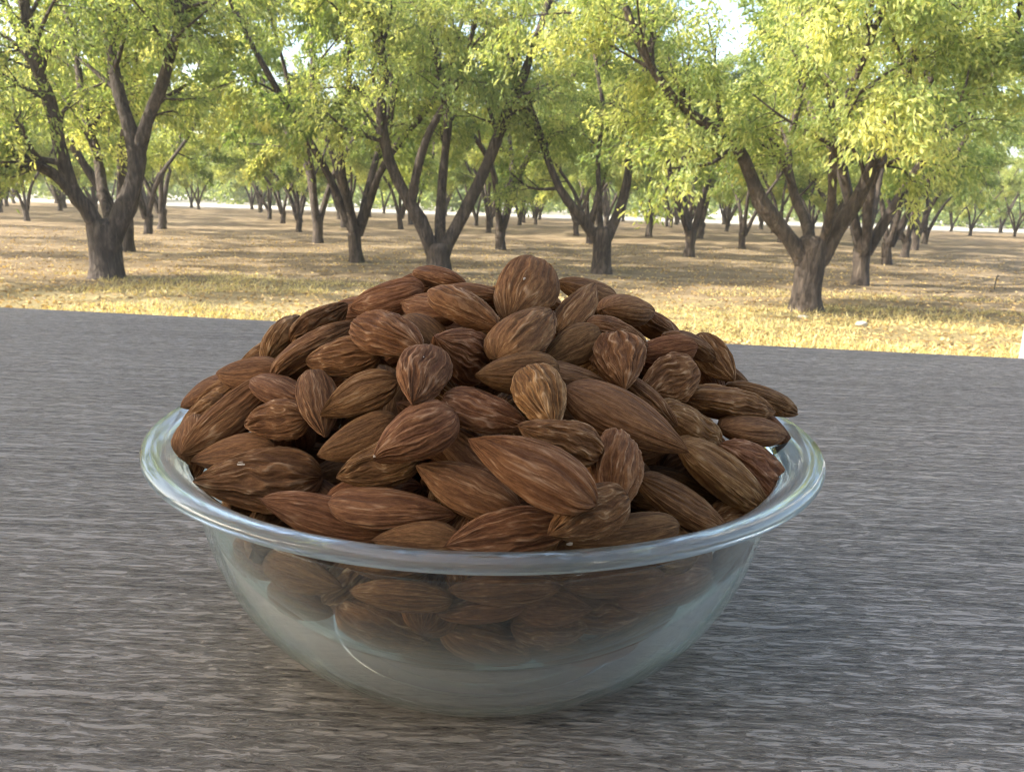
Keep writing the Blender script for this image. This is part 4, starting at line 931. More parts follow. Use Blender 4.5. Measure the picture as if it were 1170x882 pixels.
(0.0496,0.21848,-0.09205,-0.727,-0.575,-0.376,0.026,0.524,-0.851,0.0225,0.0139,0.0085,'w',0.4,'brown almond buried in the dark gaps of the heap',0),
(-0.00506,0.18367,-0.07483,0.255,0.88,0.401,-0.767,-0.069,0.638,0.0224,0.0134,0.0085,'w',0.4,'brown almond buried in the dark gaps of the heap',0),
(0.00657,0.18279,-0.10529,-0.16,0.986,0.037,-0.566,-0.122,0.815,0.0237,0.0139,0.0085,'n',0.4,'brown almond buried in the dark gaps of the heap',0),
(-0.02642,0.19242,-0.10525,-0.388,0.908,0.156,0.068,-0.14,0.988,0.0216,0.0136,0.0085,'n',0.4,'brown almond buried in the dark gaps of the heap',0),
(-0.05275,0.19993,-0.07113,-0.905,0.41,-0.114,0.291,0.792,0.537,0.0223,0.0133,0.0085,'s',0.4,'brown almond buried in the dark gaps of the heap',0),
(0.04419,0.18906,-0.08588,0.765,-0.628,-0.141,-0.493,-0.431,-0.756,0.0229,0.0126,0.0085,'w',0.4,'brown almond buried in the dark gaps of the heap',0),
(0.03563,0.2101,-0.08476,0.771,0.619,0.149,0.632,-0.713,-0.305,0.0235,0.0126,0.0085,'s',0.4,'brown almond buried in the dark gaps of the heap',0),
(0.02256,0.18345,-0.07772,0.774,-0.611,0.166,-0.62,-0.676,0.398,0.0214,0.0129,0.0085,'w',0.4,'brown almond buried in the dark gaps of the heap',0),
(-0.04333,0.23282,-0.07309,0.782,0.59,-0.201,-0.495,0.784,0.376,0.023,0.014,0.0085,'s',0.4,'brown almond buried in the dark gaps of the heap',0),
(0.05211,0.18209,-0.07782,0.275,-0.959,0.068,-0.528,-0.091,0.844,0.0219,0.0127,0.0085,'s',0.4,'brown almond buried in the dark gaps of the heap',0),
(0.01532,0.19058,-0.09047,0.214,0.681,-0.701,-0.03,0.721,0.692,0.0228,0.0133,0.0085,'s',0.4,'brown almond buried in the dark gaps of the heap',0),
(-0.0457,0.19906,-0.08513,0.593,-0.804,-0.045,-0.444,-0.279,-0.851,0.0222,0.0135,0.0085,'w',0.4,'brown almond buried in the dark gaps of the heap',0),
(0.03428,0.16155,-0.07357,-0.579,0.814,0.055,0.324,0.291,-0.9,0.0217,0.0133,0.0085,'n',0.4,'brown almond buried in the dark gaps of the heap',0),
(-0.03954,0.19462,-0.09566,0.709,0.636,-0.304,-0.653,0.755,0.057,0.0217,0.0139,0.0085,'w',0.4,'brown almond buried in the dark gaps of the heap',0),
(-0.05009,0.2202,-0.07891,-0.148,0.95,-0.274,-0.593,0.137,0.793,0.0239,0.0139,0.0085,'w',0.4,'brown almond buried in the dark gaps of the heap',0),
(0.05784,0.21971,-0.08045,-0.62,0.687,-0.379,0.022,0.498,0.867,0.0224,0.0138,0.0085,'s',0.4,'brown almond buried in the dark gaps of the heap',0),
(0.03159,0.22452,-0.10181,-0.877,0.391,-0.28,-0.354,-0.919,-0.174,0.0222,0.0137,0.0085,'w',0.4,'brown almond buried in the dark gaps of the heap',0),
(-0.04405,0.18166,-0.09948,0.627,-0.774,0.088,0.752,0.631,0.191,0.0239,0.0128,0.0085,'s',0.4,'brown almond buried in the dark gaps of the heap',0),
(-0.02803,0.17449,-0.07396,0.437,-0.544,0.716,0.768,-0.188,-0.612,0.0213,0.0127,0.0085,'n',0.4,'brown almond buried in the dark gaps of the heap',0),
(0.03508,0.20112,-0.0762,0.721,0.102,-0.686,0.556,-0.675,0.484,0.0214,0.0127,0.0085,'s',0.4,'brown almond buried in the dark gaps of the heap',0),
(0.01731,0.19964,-0.0768,0.57,0.792,0.219,0.204,0.122,-0.971,0.0229,0.0127,0.0085,'w',0.4,'brown almond buried in the dark gaps of the heap',0),
(0.04204,0.22989,-0.09567,0.043,-0.999,0.02,-0.706,-0.044,-0.707,0.0225,0.0128,0.0085,'w',0.4,'brown almond buried in the dark gaps of the heap',0),
(-0.03526,0.20473,-0.10245,-0.714,-0.489,-0.501,0.301,-0.86,0.411,0.0235,0.0134,0.0085,'n',0.4,'brown almond buried in the dark gaps of the heap',0),
(0.01736,0.23013,-0.08699,0.609,-0.76,0.226,0.313,-0.032,-0.949,0.0239,0.0135,0.0085,'s',0.4,'brown almond buried in the dark gaps of the heap',0),
(-0.03992,0.16704,-0.07097,0.741,-0.556,-0.377,0.633,0.39,0.669,0.0223,0.0132,0.0085,'s',0.4,'brown almond buried in the dark gaps of the heap',0),
(-0.00952,0.16561,-0.09071,0.388,0.895,0.219,0.806,-0.445,0.39,0.0233,0.013,0.0085,'w',0.4,'brown almond buried in the dark gaps of the heap',0),
(-0.02881,0.20589,-0.08878,-0.811,-0.089,0.579,-0.271,-0.819,-0.506,0.0216,0.0137,0.0085,'w',0.4,'brown almond buried in the dark gaps of the heap',0),
(0.03518,0.17118,-0.07778,-0.811,0.211,-0.546,-0.524,-0.677,0.516,0.0239,0.0126,0.0085,'w',0.4,'brown almond buried in the dark gaps of the heap',0),
(0.01385,0.17495,-0.09696,0.761,-0.644,-0.072,0.192,0.331,-0.924,0.0226,0.0137,0.0085,'w',0.4,'brown almond buried in the dark gaps of the heap',0),
(0.00167,0.2013,-0.1075,0.372,0.924,0.09,-0.153,-0.035,0.988,0.0225,0.0136,0.0085,'w',0.4,'brown almond buried in the dark gaps of the heap',0),
(-0.04185,0.17498,-0.07953,0.719,0.571,0.396,0.658,-0.743,-0.124,0.0225,0.0126,0.0085,'w',0.4,'brown almond buried in the dark gaps of the heap',0),
(-0.04592,0.21128,-0.08943,-0.774,0.481,0.413,0.001,0.652,-0.758,0.0229,0.0133,0.0085,'n',0.4,'brown almond buried in the dark gaps of the heap',0),
(-0.07008,0.22451,-0.07569,-0.745,0.619,0.248,0.594,0.447,0.669,0.0235,0.0131,0.0085,'s',0.4,'brown almond buried in the dark gaps of the heap',0),
(0.0481,0.21039,-0.07781,-0.277,0.96,-0.043,0.277,0.123,0.953,0.0236,0.0131,0.0085,'n',0.4,'brown almond buried in the dark gaps of the heap',0),
(0.04819,0.23462,-0.08926,0.586,-0.785,0.2,0.288,0.433,0.854,0.021,0.0131,0.0085,'n',0.4,'brown almond buried in the dark gaps of the heap',0),
(-0.03692,0.20073,-0.06832,0.872,-0.474,0.125,-0.359,-0.444,0.821,0.0224,0.0126,0.0085,'s',0.4,'brown almond buried in the dark gaps of the heap',0),
(-0.05671,0.22933,-0.07585,0.393,0.919,0.039,-0.916,0.387,0.104,0.022,0.0131,0.0085,'w',0.4,'brown almond buried in the dark gaps of the heap',0),
(-0.02363,0.27828,-0.06509,0.911,-0.178,0.372,-0.157,0.685,0.712,0.0234,0.0138,0.0085,'n',0.5,'brown almond buried in the dark gaps of the heap',0),
(0.0062,0.27778,-0.05786,0.346,0.676,-0.651,0.183,0.631,0.753,0.025,0.0134,0.0085,'d',0.5,'brown almond buried in the dark gaps of the heap',0),
(-0.02097,0.25467,-0.04025,-0.028,0.784,-0.62,-0.16,0.609,0.777,0.024,0.0141,0.0085,'n',0.5,'brown almond buried in the dark gaps of the heap',0),
(-0.03066,0.22764,-0.04403,0.451,-0.774,0.445,-0.37,0.292,0.882,0.0232,0.0135,0.0085,'s',0.5,'brown almond buried in the dark gaps of the heap',0),
(-0.05686,0.23328,-0.04702,0.846,0.123,0.518,-0.528,0.318,0.787,0.0217,0.0137,0.0085,'d',0.5,'brown almond buried in the dark gaps of the heap',0),
(0.05965,0.22234,-0.07079,-0.717,0.594,0.364,0.61,0.282,0.741,0.0212,0.0134,0.0085,'d',0.5,'brown almond buried in the dark gaps of the heap',0),
(-0.00484,0.26488,-0.04597,-0.155,-0.757,0.635,-0.016,0.644,0.765,0.0211,0.0125,0.0085,'d',0.5,'brown almond buried in the dark gaps of the heap',0),
(-0.00659,0.2788,-0.06072,0.173,0.694,-0.699,0.018,0.707,0.707,0.0242,0.0143,0.0085,'s',0.5,'brown almond buried in the dark gaps of the heap',0),
(0.00998,0.24795,-0.03664,-0.886,-0.205,0.416,0.251,0.541,0.803,0.021,0.0126,0.0085,'n',0.5,'brown almond buried in the dark gaps of the heap',0),
(0.04185,0.25902,-0.06827,0.103,-0.868,0.485,0.506,0.466,0.726,0.0218,0.0138,0.0085,'d',0.5,'brown almond buried in the dark gaps of the heap',0),
(0.00302,0.23642,-0.02943,-0.97,0.19,0.151,0.222,0.438,0.871,0.0245,0.013,0.0085,'n',0.5,'brown almond buried in the dark gaps of the heap',0),
(0.03696,0.26864,-0.06186,-0.79,0.602,-0.113,0.349,0.595,0.724,0.0241,0.0126,0.0085,'d',0.5,'brown almond buried in the dark gaps of the heap',0),
(-0.00665,0.24858,-0.03488,-0.57,-0.715,0.405,-0.067,0.532,0.844,0.0247,0.0142,0.0085,'w',0.5,'brown almond buried in the dark gaps of the heap',0),
(-0.02226,0.23815,-0.03151,0.813,-0.413,0.409,-0.192,0.473,0.86,0.0246,0.0145,0.0085,'w',0.5,'brown almond buried in the dark gaps of the heap',0),
(-0.01969,0.2691,-0.05051,-0.983,-0.183,-0.03,-0.144,0.65,0.747,0.0224,0.0128,0.0085,'w',0.5,'brown almond buried in the dark gaps of the heap',0),
(0.04543,0.25453,-0.05778,0.775,0.238,-0.585,0.424,0.491,0.761,0.0249,0.0133,0.0085,'n',0.5,'brown almond buried in the dark gaps of the heap',0),
(-0.00451,0.22654,-0.03855,0.093,-0.893,0.44,0.052,0.446,0.894,0.0244,0.014,0.0085,'s',0.5,'brown almond buried in the dark gaps of the heap',0),
(-0.0695,0.24056,-0.0595,-0.267,0.709,-0.652,-0.567,0.432,0.702,0.0218,0.0145,0.0085,'n',0.5,'brown almond buried in the dark gaps of the heap',0),
(-0.04706,0.24852,-0.0471,-0.182,0.798,-0.575,-0.434,0.459,0.775,0.0243,0.0145,0.0085,'d',0.5,'brown almond buried in the dark gaps of the heap',0),
(-0.06136,0.25478,-0.06,-0.875,-0.319,-0.364,-0.481,0.481,0.733,0.0213,0.0141,0.0085,'d',0.5,'brown almond buried in the dark gaps of the heap',0),
(0.04616,0.24014,-0.05114,0.853,-0.059,-0.518,0.502,0.358,0.787,0.0247,0.0142,0.0085,'s',0.5,'brown almond buried in the dark gaps of the heap',0),
(0.0228,0.26196,-0.04989,-0.483,0.788,-0.383,0.303,0.56,0.771,0.0215,0.0132,0.0085,'s',0.5,'brown almond buried in the dark gaps of the heap',0),
(0.03208,0.23057,-0.03851,-0.091,-0.903,0.419,0.447,0.339,0.828,0.0243,0.0129,0.0085,'n',0.5,'brown almond buried in the dark gaps of the heap',0),
(-0.03469,0.25785,-0.0466,0.264,0.827,-0.497,-0.229,0.554,0.8,0.0215,0.0142,0.0085,'w',0.5,'brown almond buried in the dark gaps of the heap',0),
(-0.05873,0.21849,-0.0668,-0.681,-0.643,-0.351,-0.602,0.217,0.769,0.0212,0.014,0.0085,'n',0.5,'brown almond buried in the dark gaps of the heap',0),
(-0.03887,0.23362,-0.03611,-0.878,0.144,-0.457,-0.378,0.378,0.845,0.0226,0.0131,0.0085,'d',0.5,'brown almond buried in the dark gaps of the heap',0),
(-0.0355,0.27357,-0.05984,-0.515,0.516,-0.684,-0.29,0.646,0.706,0.0213,0.0125,0.0085,'w',0.5,'brown almond buried in the dark gaps of the heap',0),
(0.01029,0.26123,-0.04526,-0.695,0.628,-0.351,0.15,0.604,0.783,0.0234,0.0131,0.0085,'n',0.5,'brown almond buried in the dark gaps of the heap',0),
(0.01978,0.27496,-0.06177,-0.588,-0.463,0.664,0.277,0.656,0.703,0.0211,0.0141,0.0085,'w',0.5,'brown almond buried in the dark gaps of the heap',0),
(0.02903,0.2474,-0.04375,-0.851,-0.18,0.494,0.364,0.476,0.801,0.024,0.0138,0.0085,'d',0.5,'brown almond buried in the dark gaps of the heap',0),
(0.02069,0.23275,-0.03337,-0.114,0.89,-0.442,0.308,0.454,0.836,0.024,0.0134,0.0085,'d',0.5,'brown almond buried in the dark gaps of the heap',0),
(-0.04794,0.26675,-0.05928,0.137,0.815,-0.563,-0.378,0.569,0.731,0.0221,0.0141,0.0085,'s',0.5,'brown almond buried in the dark gaps of the heap',0),
(0.05492,0.24374,-0.06439,0.753,-0.609,-0.249,0.573,0.421,0.703,0.0222,0.0144,0.0085,'n',0.5,'brown almond buried in the dark gaps of the heap',0),
(0.02431,0.22952,-0.04567,-0.878,0.359,0.317,0.422,0.265,0.867,0.023,0.0131,0.0085,'d',0.5,'brown almond buried in the dark gaps of the heap',0)]
ra = random.Random(3)
# pale scuffs, tip scars and crumbs that single almonds carry: (along the axis, across, size in mm, flatness)
MARKS = {6: [('scuff', 0.10, -0.15, 0.95, 0.16), ('scuff', -0.12, -0.05, 0.7, 0.16)],
         15: [('tip_scar', 0.40, 0.35, 0.55, 0.6)], 20: [('tip_scar', 0.485, 0.0, 0.6, 0.7)], 25: [('crumb', 0.02, 0.36, 0.6, 0.8)],
         38: [('speck', 0.02, 0.0, 0.5, 0.5)], 64: [('tip_scar', 0.46, 0.0, 0.9, 0.6)], 18: [('speck', -0.1, -0.1, 0.3, 0.6)]}
for k, (x, y, z, ax, ay, az, zx, zy, zz_, L_, W_, T_, kind, tone, lab, vis) in enumerate(ALMONDS):
    lst = ALM[kind]
    o = bpy.data.objects.new('almond', lst[k % len(lst)])
    COL.objects.link(o)
    X = Vector((ax, ay, az)).normalized()
    Z = Vector((zx, zy, zz_)); Z = (Z - X * Z.dot(X)).normalized()
    Y = Z.cross(X)
    mw = Matrix((X, Y, Z)).transposed().to_4x4()
    sc = Matrix.Diagonal((L_ / 0.024, W_ / 0.014, T_ / 0.009, 1))
    mw = mw @ sc
    mw.translation = Vector((x, y, z + EYE[2]))
    o.matrix_world = mw
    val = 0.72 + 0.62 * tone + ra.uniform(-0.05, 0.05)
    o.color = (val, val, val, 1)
    tag(o, lab, 'almond', 'almonds heaped in the glass bowl')
    for nm, fx, fy, sz, fl in MARKS.get(k, ()):
        dloc = (mw.to_3x3().inverted() @ (Vector(EYE) - mw.translation)).normalized()
        ab = (0.012, 0.007, 0.0045)
        side = 1 if dloc.z > 0 else -1
        px_ = fx * 2 * ab[0]; e_ = max(0.0, 1 - abs(fx * 2) ** 2.2) ** 0.5
        py_ = fy * 2 * ab[1] * e_; pz_ = side * ab[2] * e_ * math.sqrt(max(0, 1 - (fy * 2) ** 2))
        bm = bmesh.new(); bmesh.ops.create_icosphere(bm, subdivisions=3, radius=1)
        for v_ in bm.verts:
            f_ = 1 + 0.35 * float(vnoise(np.array([[*(v_.co * 1.7)]]), 90 + k)[0])
            v_.co = Vector((v_.co.x * 1.5, v_.co.y * 0.8, v_.co.z * fl)) * f_ * sz * 0.0006
        c = bm_obj(nm, bm, M_PALE, o)
        for p_ in c.data.polygons: p_.use_smooth = True
        c.location = (px_, py_, pz_)

# ------------------------------------------------------------------ trees
def tube(path, radii, sides, V, Q, lump=0.0, rng=None, cap=True):
    path = np.asarray(path, float)
    n = len(path)
    base = len(V)
    up = np.array([0.31, 0.87, 0.12])
    for i in range(n):
        tng = path[min(i + 1, n - 1)] - path[max(i - 1, 0)]
        tng = tng / (np.linalg.norm(tng) + 1e-9)
        a_ = np.cross(tng, up); a_ /= np.linalg.norm(a_) + 1e-9
        b_ = np.cross(tng, a_)
        for j in range(sides):
            an = j / sides * 2 * math.pi
            rr = radii[i] * (1 + (lump * rng.normal() if lump else 0))
            V.append(path[i] + (a_ * math.cos(an) + b_ * math.sin(an)) * rr)
    for i in range(n - 1):
        for j in range(sides):
            k = (j + 1) % sides
            Q.append((base + i * sides + j, base + i * sides + k, base + (i + 1) * sides + k, base + (i + 1) * sides + j))
    if cap:
        V.append(path[-1] + (path[-1] - path[-2]) * 0.15); tip = len(V) - 1
        for j in range(sides):
            Q.append((base + (n - 1) * sides + j, base + (n - 1) * sides + (j + 1) % sides, tip, tip))


def smooth_path(pts, n):
    pts = np.asarray(pts, float)
    if len(pts) < 3:
        return pts[0] + (pts[-1] - pts[0]) * np.linspace(0, 1, n)[:, None]
    P = np.concatenate([[2 * pts[0] - pts[1]], pts, [2 * pts[-1] - pts[-2]]])
    out = []
    m = len(pts) - 1
    for t_ in np.linspace(0, m - 1e-6, n):
        i = int(t_); f = t_ - i
        p0, p1, p2, p3 = P[i], P[i + 1], P[i + 2], P[i + 3]
        out.append(0.5 * (2 * p1 + (p2 - p0) * f + (2 * p0 - 5 * p1 + 4 * p2 - p3) * f * f + (3 * p1 - p0 - 3 * p2 + p3) * f ** 3))
    return np.array(out)


def leaves_mesh(name, P, D, length, width, tint, rng, mat_):
    n = len(P)
    D = D / (np.linalg.norm(D, axis=1, keepdims=True) + 1e-9)
    side = np.cross(D, rng.normal(size=(n, 3))); side /= np.linalg.norm(side, axis=1, keepdims=True) + 1e-9
    nrm = np.cross(side, D)
    l = (length * rng.uniform(0.7, 1.25, n))[:, None]; w = (width * rng.uniform(0.75, 1.2, n))[:, None]
    a_ = P; m_ = P + D * l * 0.45; tip = P + D * l - nrm * l * 0.12
    V = np.stack([a_, m_ + side * w / 2 + nrm * w * 0.18, tip, m_ - side * w / 2 + nrm * w * 0.18], 1).reshape(-1, 3)
    i = np.arange(n) * 4
    q = np.stack([i, i + 1, i + 2, i + 3], -1)
    me = mesh_np(name, V, q, smooth=False)
    at = me.attributes.new('tint', 'FLOAT', 'POINT')
    at.data.foreach_set('value', np.repeat(np.clip(tint, 0, 1), 4).astype(np.float32))
    me.materials.append(mat_)
    return me


def make_tree(seed, trunk_h, trunk_r, limbs, n_leaf, leaf_l, detail=1.0, height=4.6, spread=2.3, hang=0.25, tint0=0.42, bare=0.30):
    """limbs: list of (points, r0, r1) in metres from the trunk base; returns trunk mesh and crown mesh"""
    rng = np.random.default_rng(seed)
    V, Q = [], []
    lean = rng.normal(size=2) * 0.03
    tp = [(0, 0, -0.15), (0, 0, 0.02), (lean[0] * 0.5, lean[1] * 0.5, trunk_h * 0.45), (lean[0], lean[1], trunk_h), (lean[0], lean[1], trunk_h * 1.16)]
    sides = 14 if detail >= 1 else 8
    tube(smooth_path(tp, 9), np.array([1.75, 1.5, 1.2, 1.05, 1.0, 1.0, 1.02, 0.95, 0.62]) * trunk_r, sides, V, Q, 0.05, rng)
    twigs = []
    def grow(path, r0, r1, level):
        path = np.asarray(path)
        rad = r0 + (r1 - r0) * np.linspace(0, 1, len(path)) ** 0.8
        if level == 0: rad = rad * (1 + 0.06 * rng.normal(size=len(path)))
        tube(path, rad, (sides - 3, 7 if detail >= 1 else 5, 4, 3)[level] if level < 3 else 3, V, Q, 0.04 if level < 2 else 0, rng)
        seg = path[-1] - path[0]
        Ln = np.linalg.norm(np.diff(path, axis=0), axis=1).sum()
        if level >= 3 or (detail < 1 and level >= 2):
            twigs.append(path); return
        if level == 2: twigs.append(path[len(path) // 2:])
        nb = {0: int(9 * (0.6 + 0.4 * detail)), 1: int(5 * (0.6 + 0.4 * detail)), 2: 3}[level]
        for b_ in range(nb):
            f = rng.uniform(bare if level == 0 else 0.25, 1.0)
            i = min(int(f * (len(path) - 1)), len(path) - 2)
            p = path[i]; tg = path[i + 1] - path[i]; tg /= np.linalg.norm(tg) + 1e-9
            d = rng.normal(size=3); d -= tg * (d @ tg); d /= np.linalg.norm(d) + 1e-9
            out = np.array([p[0], p[1], 0]); out /= np.linalg.norm(out) + 0.3
            dr = tg * rng.uniform(0.35, 0.8) + d * rng.uniform(0.6, 1.0) + out * 0.35 + np.array([0, 0, 0.25 if level == 0 else 0.05])
            dr /= np.linalg.norm(dr)
            ln = (rng.uniform(0.9, 1.5), rng.uniform(0.55, 0.95), rng.uniform(0.25, 0.5))[level] * height / 4.6
            e1 = p + dr * ln * 0.5 + rng.normal(size=3) * ln * 0.08
            e2 = p + dr * ln + rng.normal(size=3) * ln * 0.12 + np.array([0, 0, -hang * ln * (0.3 + 0.5 * level)])
            if e2[2] < 1.35: e2[2] = 1.35 + rng.uniform(0, 0.3)
            if e1[2] < 1.3: continue
            rr = max(rad[i] * 0.5, 0.006)
            grow(smooth_path([p, e1, e2], 7 if level < 2 else 4), rr, max(rr * 0.3, 0.003), level + 1)
    for pts, r0, r1 in limbs:
        grow(smooth_path(pts, 16), r0, r1, 0)
    Vt = np.array(V)
    Qa = np.array(Q)
    tri = Qa[:, 2] == Qa[:, 3]
    tm = mesh_np('trunk', Vt, Qa[~tri], Qa[tri][:, :3])
    tm.materials.append(M_BARK)
    # leaves: whorls along the twigs
    lens = np.array([np.linalg.norm(t_[-1] - t_[0]) for t_ in twigs])
    pick = rng.choice(len(twigs), n_leaf, p=lens / lens.sum())
    f = rng.uniform(0.05, 1.05, n_leaf)
    A_ = np.array([t_[0] for t_ in twigs]); B_ = np.array([t_[-1] for t_ in twigs])
    P = A_[pick] + (B_ - A_)[pick] * f[:, None] + rng.normal(size=(n_leaf, 3)) * 0.085
    D = (B_ - A_)[pick]; D = D / (np.linalg.norm(D, axis=1, keepdims=True) + 1e-9)
    D = D * 0.6 + rng.normal(size=(n_leaf, 3)) * 0.55 + np.array([0, 0, -0.55])
    tw_t = rng.normal(size=len(twigs)) * 0.14
    big = vnoise(P * 0.9, seed + 40) * 0.22
    tint = tint0 + tw_t[pick] + big + rng.normal(size=n_leaf) * 0.13
    cm = leaves_mesh('crown', P, D, leaf_l, leaf_l * 0.36, tint, rng, M_LEAF)
    return tm, cm


def place_tree(name, meshes, loc, rz, s, label, group='almond trees in the orchard rows'):
    t_ = empty(name, loc, rz)
    t_.scale = (s, s, s)
    tag(t_, label, 'tree', group)
    link('trunk', meshes[0], None, t_)
    link('crown', meshes[1], None, t_)
    return t_


def limb_px(base_px, pts, depth):
    """limb points given as picture offsets at the tree's own distance -> metres, with a depth of their own"""
    gp = on_ground(*base_px)
    out = []
    for (px, py), dy in zip(pts, depth):
        v_ = pix_ray(px, py)
        t_ = (gp[1] + dy) / v_[1]
        out.append(EYE + v_ * t_ - gp)
    return out


# the big near trees, each with the limbs the photograph shows
def near_tree(base, trunk_top, trunk_w, limbs, seed, n_leaf, label, tint0=0.45, leaf_l=0.10, name='almond_tree'):
    gp = on_ground(*base)
    mpp = np.linalg.norm(gp - EYE) / FPX * 0.97
    L_ = []
    for pts, dep, w0, w1 in limbs:
        if abs(pts[0][1] - trunk_top) < 14:          # a scaffold limb: root it inside the trunk
            pts = [(base[0] + (pts[0][0] - base[0]) * 0.45, trunk_top + 17)] + list(pts); dep = [0] + list(dep)
        L_.append((limb_px(base, pts, dep), w0 * mpp / 2, w1 * mpp / 2))
    th = (base[1] - trunk_top) * mpp
    gz = float(ground_h(gp[0], gp[1]))
    me = make_tree(seed, th, trunk_w * mpp / 2, L_, n_leaf, leaf_l, 1.0, tint0=tint0, bare=0.50)
    return place_tree(name, me, (gp[0], gp[1], gz), 0, 1, label)


near_tree((122, 318), 266, 32, [
    ([(117, 272), (100, 240), (84, 220), (70, 175), (61, 130), (44, 80), (30, 20), (18, -60)], (0, -.1, -.2, -.35, -.5, -.6, -.8, -1), 22, 8),
    ([(88, 226), (72, 208), (56, 196), (38, 188)], (-.2, -.3, -.4, -.5), 14, 9),
    ([(127, 272), (142, 240), (154, 205), (156, 172), (146, 140), (134, 100), (126, 50), (112, -30)], (0, .1, .15, .2, .2, .3, .4, .6), 27, 8),
    ([(157, 178), (168, 140), (182, 105), (196, 60), (212, 10), (232, -60)], (.2, .1, 0, -.1, -.2, -.3), 15, 6),
    ([(128, 262), (118, 225), (112, 180), (96, 130), (88, 70), (70, -10)], (.2, .5, .8, 1.0, 1.3, 1.5), 14, 6)],
    21, 23000, 'big front tree with a sawn stub limb and a thick trunk forking low', 0.52)
near_tree((501, 313), 284, 27, [
    ([(494, 290), (482, 258), (458, 215), (442, 175), (435, 130), (440, 80), (424, 20), (410, -50)], (0, -.1, -.2, -.3, -.4, -.5, -.7, -.9), 19, 7),
    ([(503, 288), (503, 245), (507, 190), (512, 130), (500, 75), (492, 10), (480, -60)], (0, .2, .4, .5, .7, .9, 1.1), 16, 6),
    ([(509, 284), (530, 245), (554, 195), (574, 145), (592, 105), (608, 60), (632, -10), (650, -70)], (0, .1, .1, .15, .2, .2, .3, .4), 19, 6),
    ([(470, 232), (478, 190), (492, 150), (514, 112), (528, 80), (545, 20)], (-.2, -.4, -.5, -.6, -.7, -.9), 12, 5)],
    33, 25000, 'big front tree with three slender limbs rising directly behind the heap\'s small skyline almonds', 0.56)
near_tree((920, 356), 286, 31, [
    ([(916, 294), (896, 266), (868, 230), (854, 190), (836, 160), (808, 142), (775, 120), (740, 70), (715, 10)], (0, -.1, -.2, -.2, -.3, -.35, -.4, -.6, -.8), 22, 7),
    ([(940, 294), (960, 258), (982, 225), (1000, 180), (1022, 120), (1048, 50), (1072, -40)], (0, -.1, -.2, -.35, -.5, -.7, -.9), 21, 7),
    ([(926, 292), (922, 258), (908, 225), (900, 180), (912, 120), (925, 50), (932, -40)], (.1, .4, .7, .9, 1.1, 1.3, 1.5), 15, 6),
    ([(938, 286), (950, 235), (952, 180), (965, 120), (990, 60), (1020, -20)], (0, -.4, -.7, -.9, -1.2, -1.5), 14, 5)],
    47, 30000, 'nearest tree with a dark leaning trunk and one limb arching far over the almonds', 0.62)
near_tree((687, 313), 268, 21, [
    ([(682, 276), (664, 250), (644, 225), (628, 190), (612, 140), (590, 90), (575, 30)], (0, -.1, -.2, -.3, -.4, -.6, -.8), 15, 5),
    ([(693, 274), (708, 240), (717, 205), (719, 165), (726, 120), (742, 60), (755, -10)], (0, .1, .1, .15, .2, .3, .4), 15, 5),
    ([(686, 272), (685, 230), (683, 180), (690, 130), (680, 70), (676, 0)], (.1, .3, .5, .6, .8, 1), 9, 4)],
    58, 23000, 'front tree forking into a wide open cup of dark limbs beside the peak almond', 0.48)

# generic orchard trees: a few shapes, copied
def generic_tree(seed, n_leaf=18000, leaf_l=0.13):
    rng = np.random.default_rng(seed)
    L_ = []
    k = rng.integers(3, 6)
    a0 = rng.uniform(0, 6.28)
    for i in range(k):
        an = a0 + i * 2 * math.pi / k + rng.uniform(-0.3, 0.3)
        rch = rng.uniform(1.7, 2.7)
        p = []
        for f in (0, 0.2, 0.45, 0.7, 1.0):
            rr = 0.06 + rch * (f ** 0.8) * (0.7 if f < 0.3 else 1)
            p.append((math.cos(an) * rr + rng.normal() * 0.09, math.sin(an) * rr + rng.normal() * 0.09, 0.52 + 4.7 * f ** 0.9 + rng.normal() * 0.06))
        p[0] = (math.cos(an) * 0.04, math.sin(an) * 0.04, 0.46)
        L_.append((p, 0.082, 0.022))
    return make_tree(seed, 0.52, 0.115, L_, n_leaf, leaf_l, 0.6, tint0=0.50)


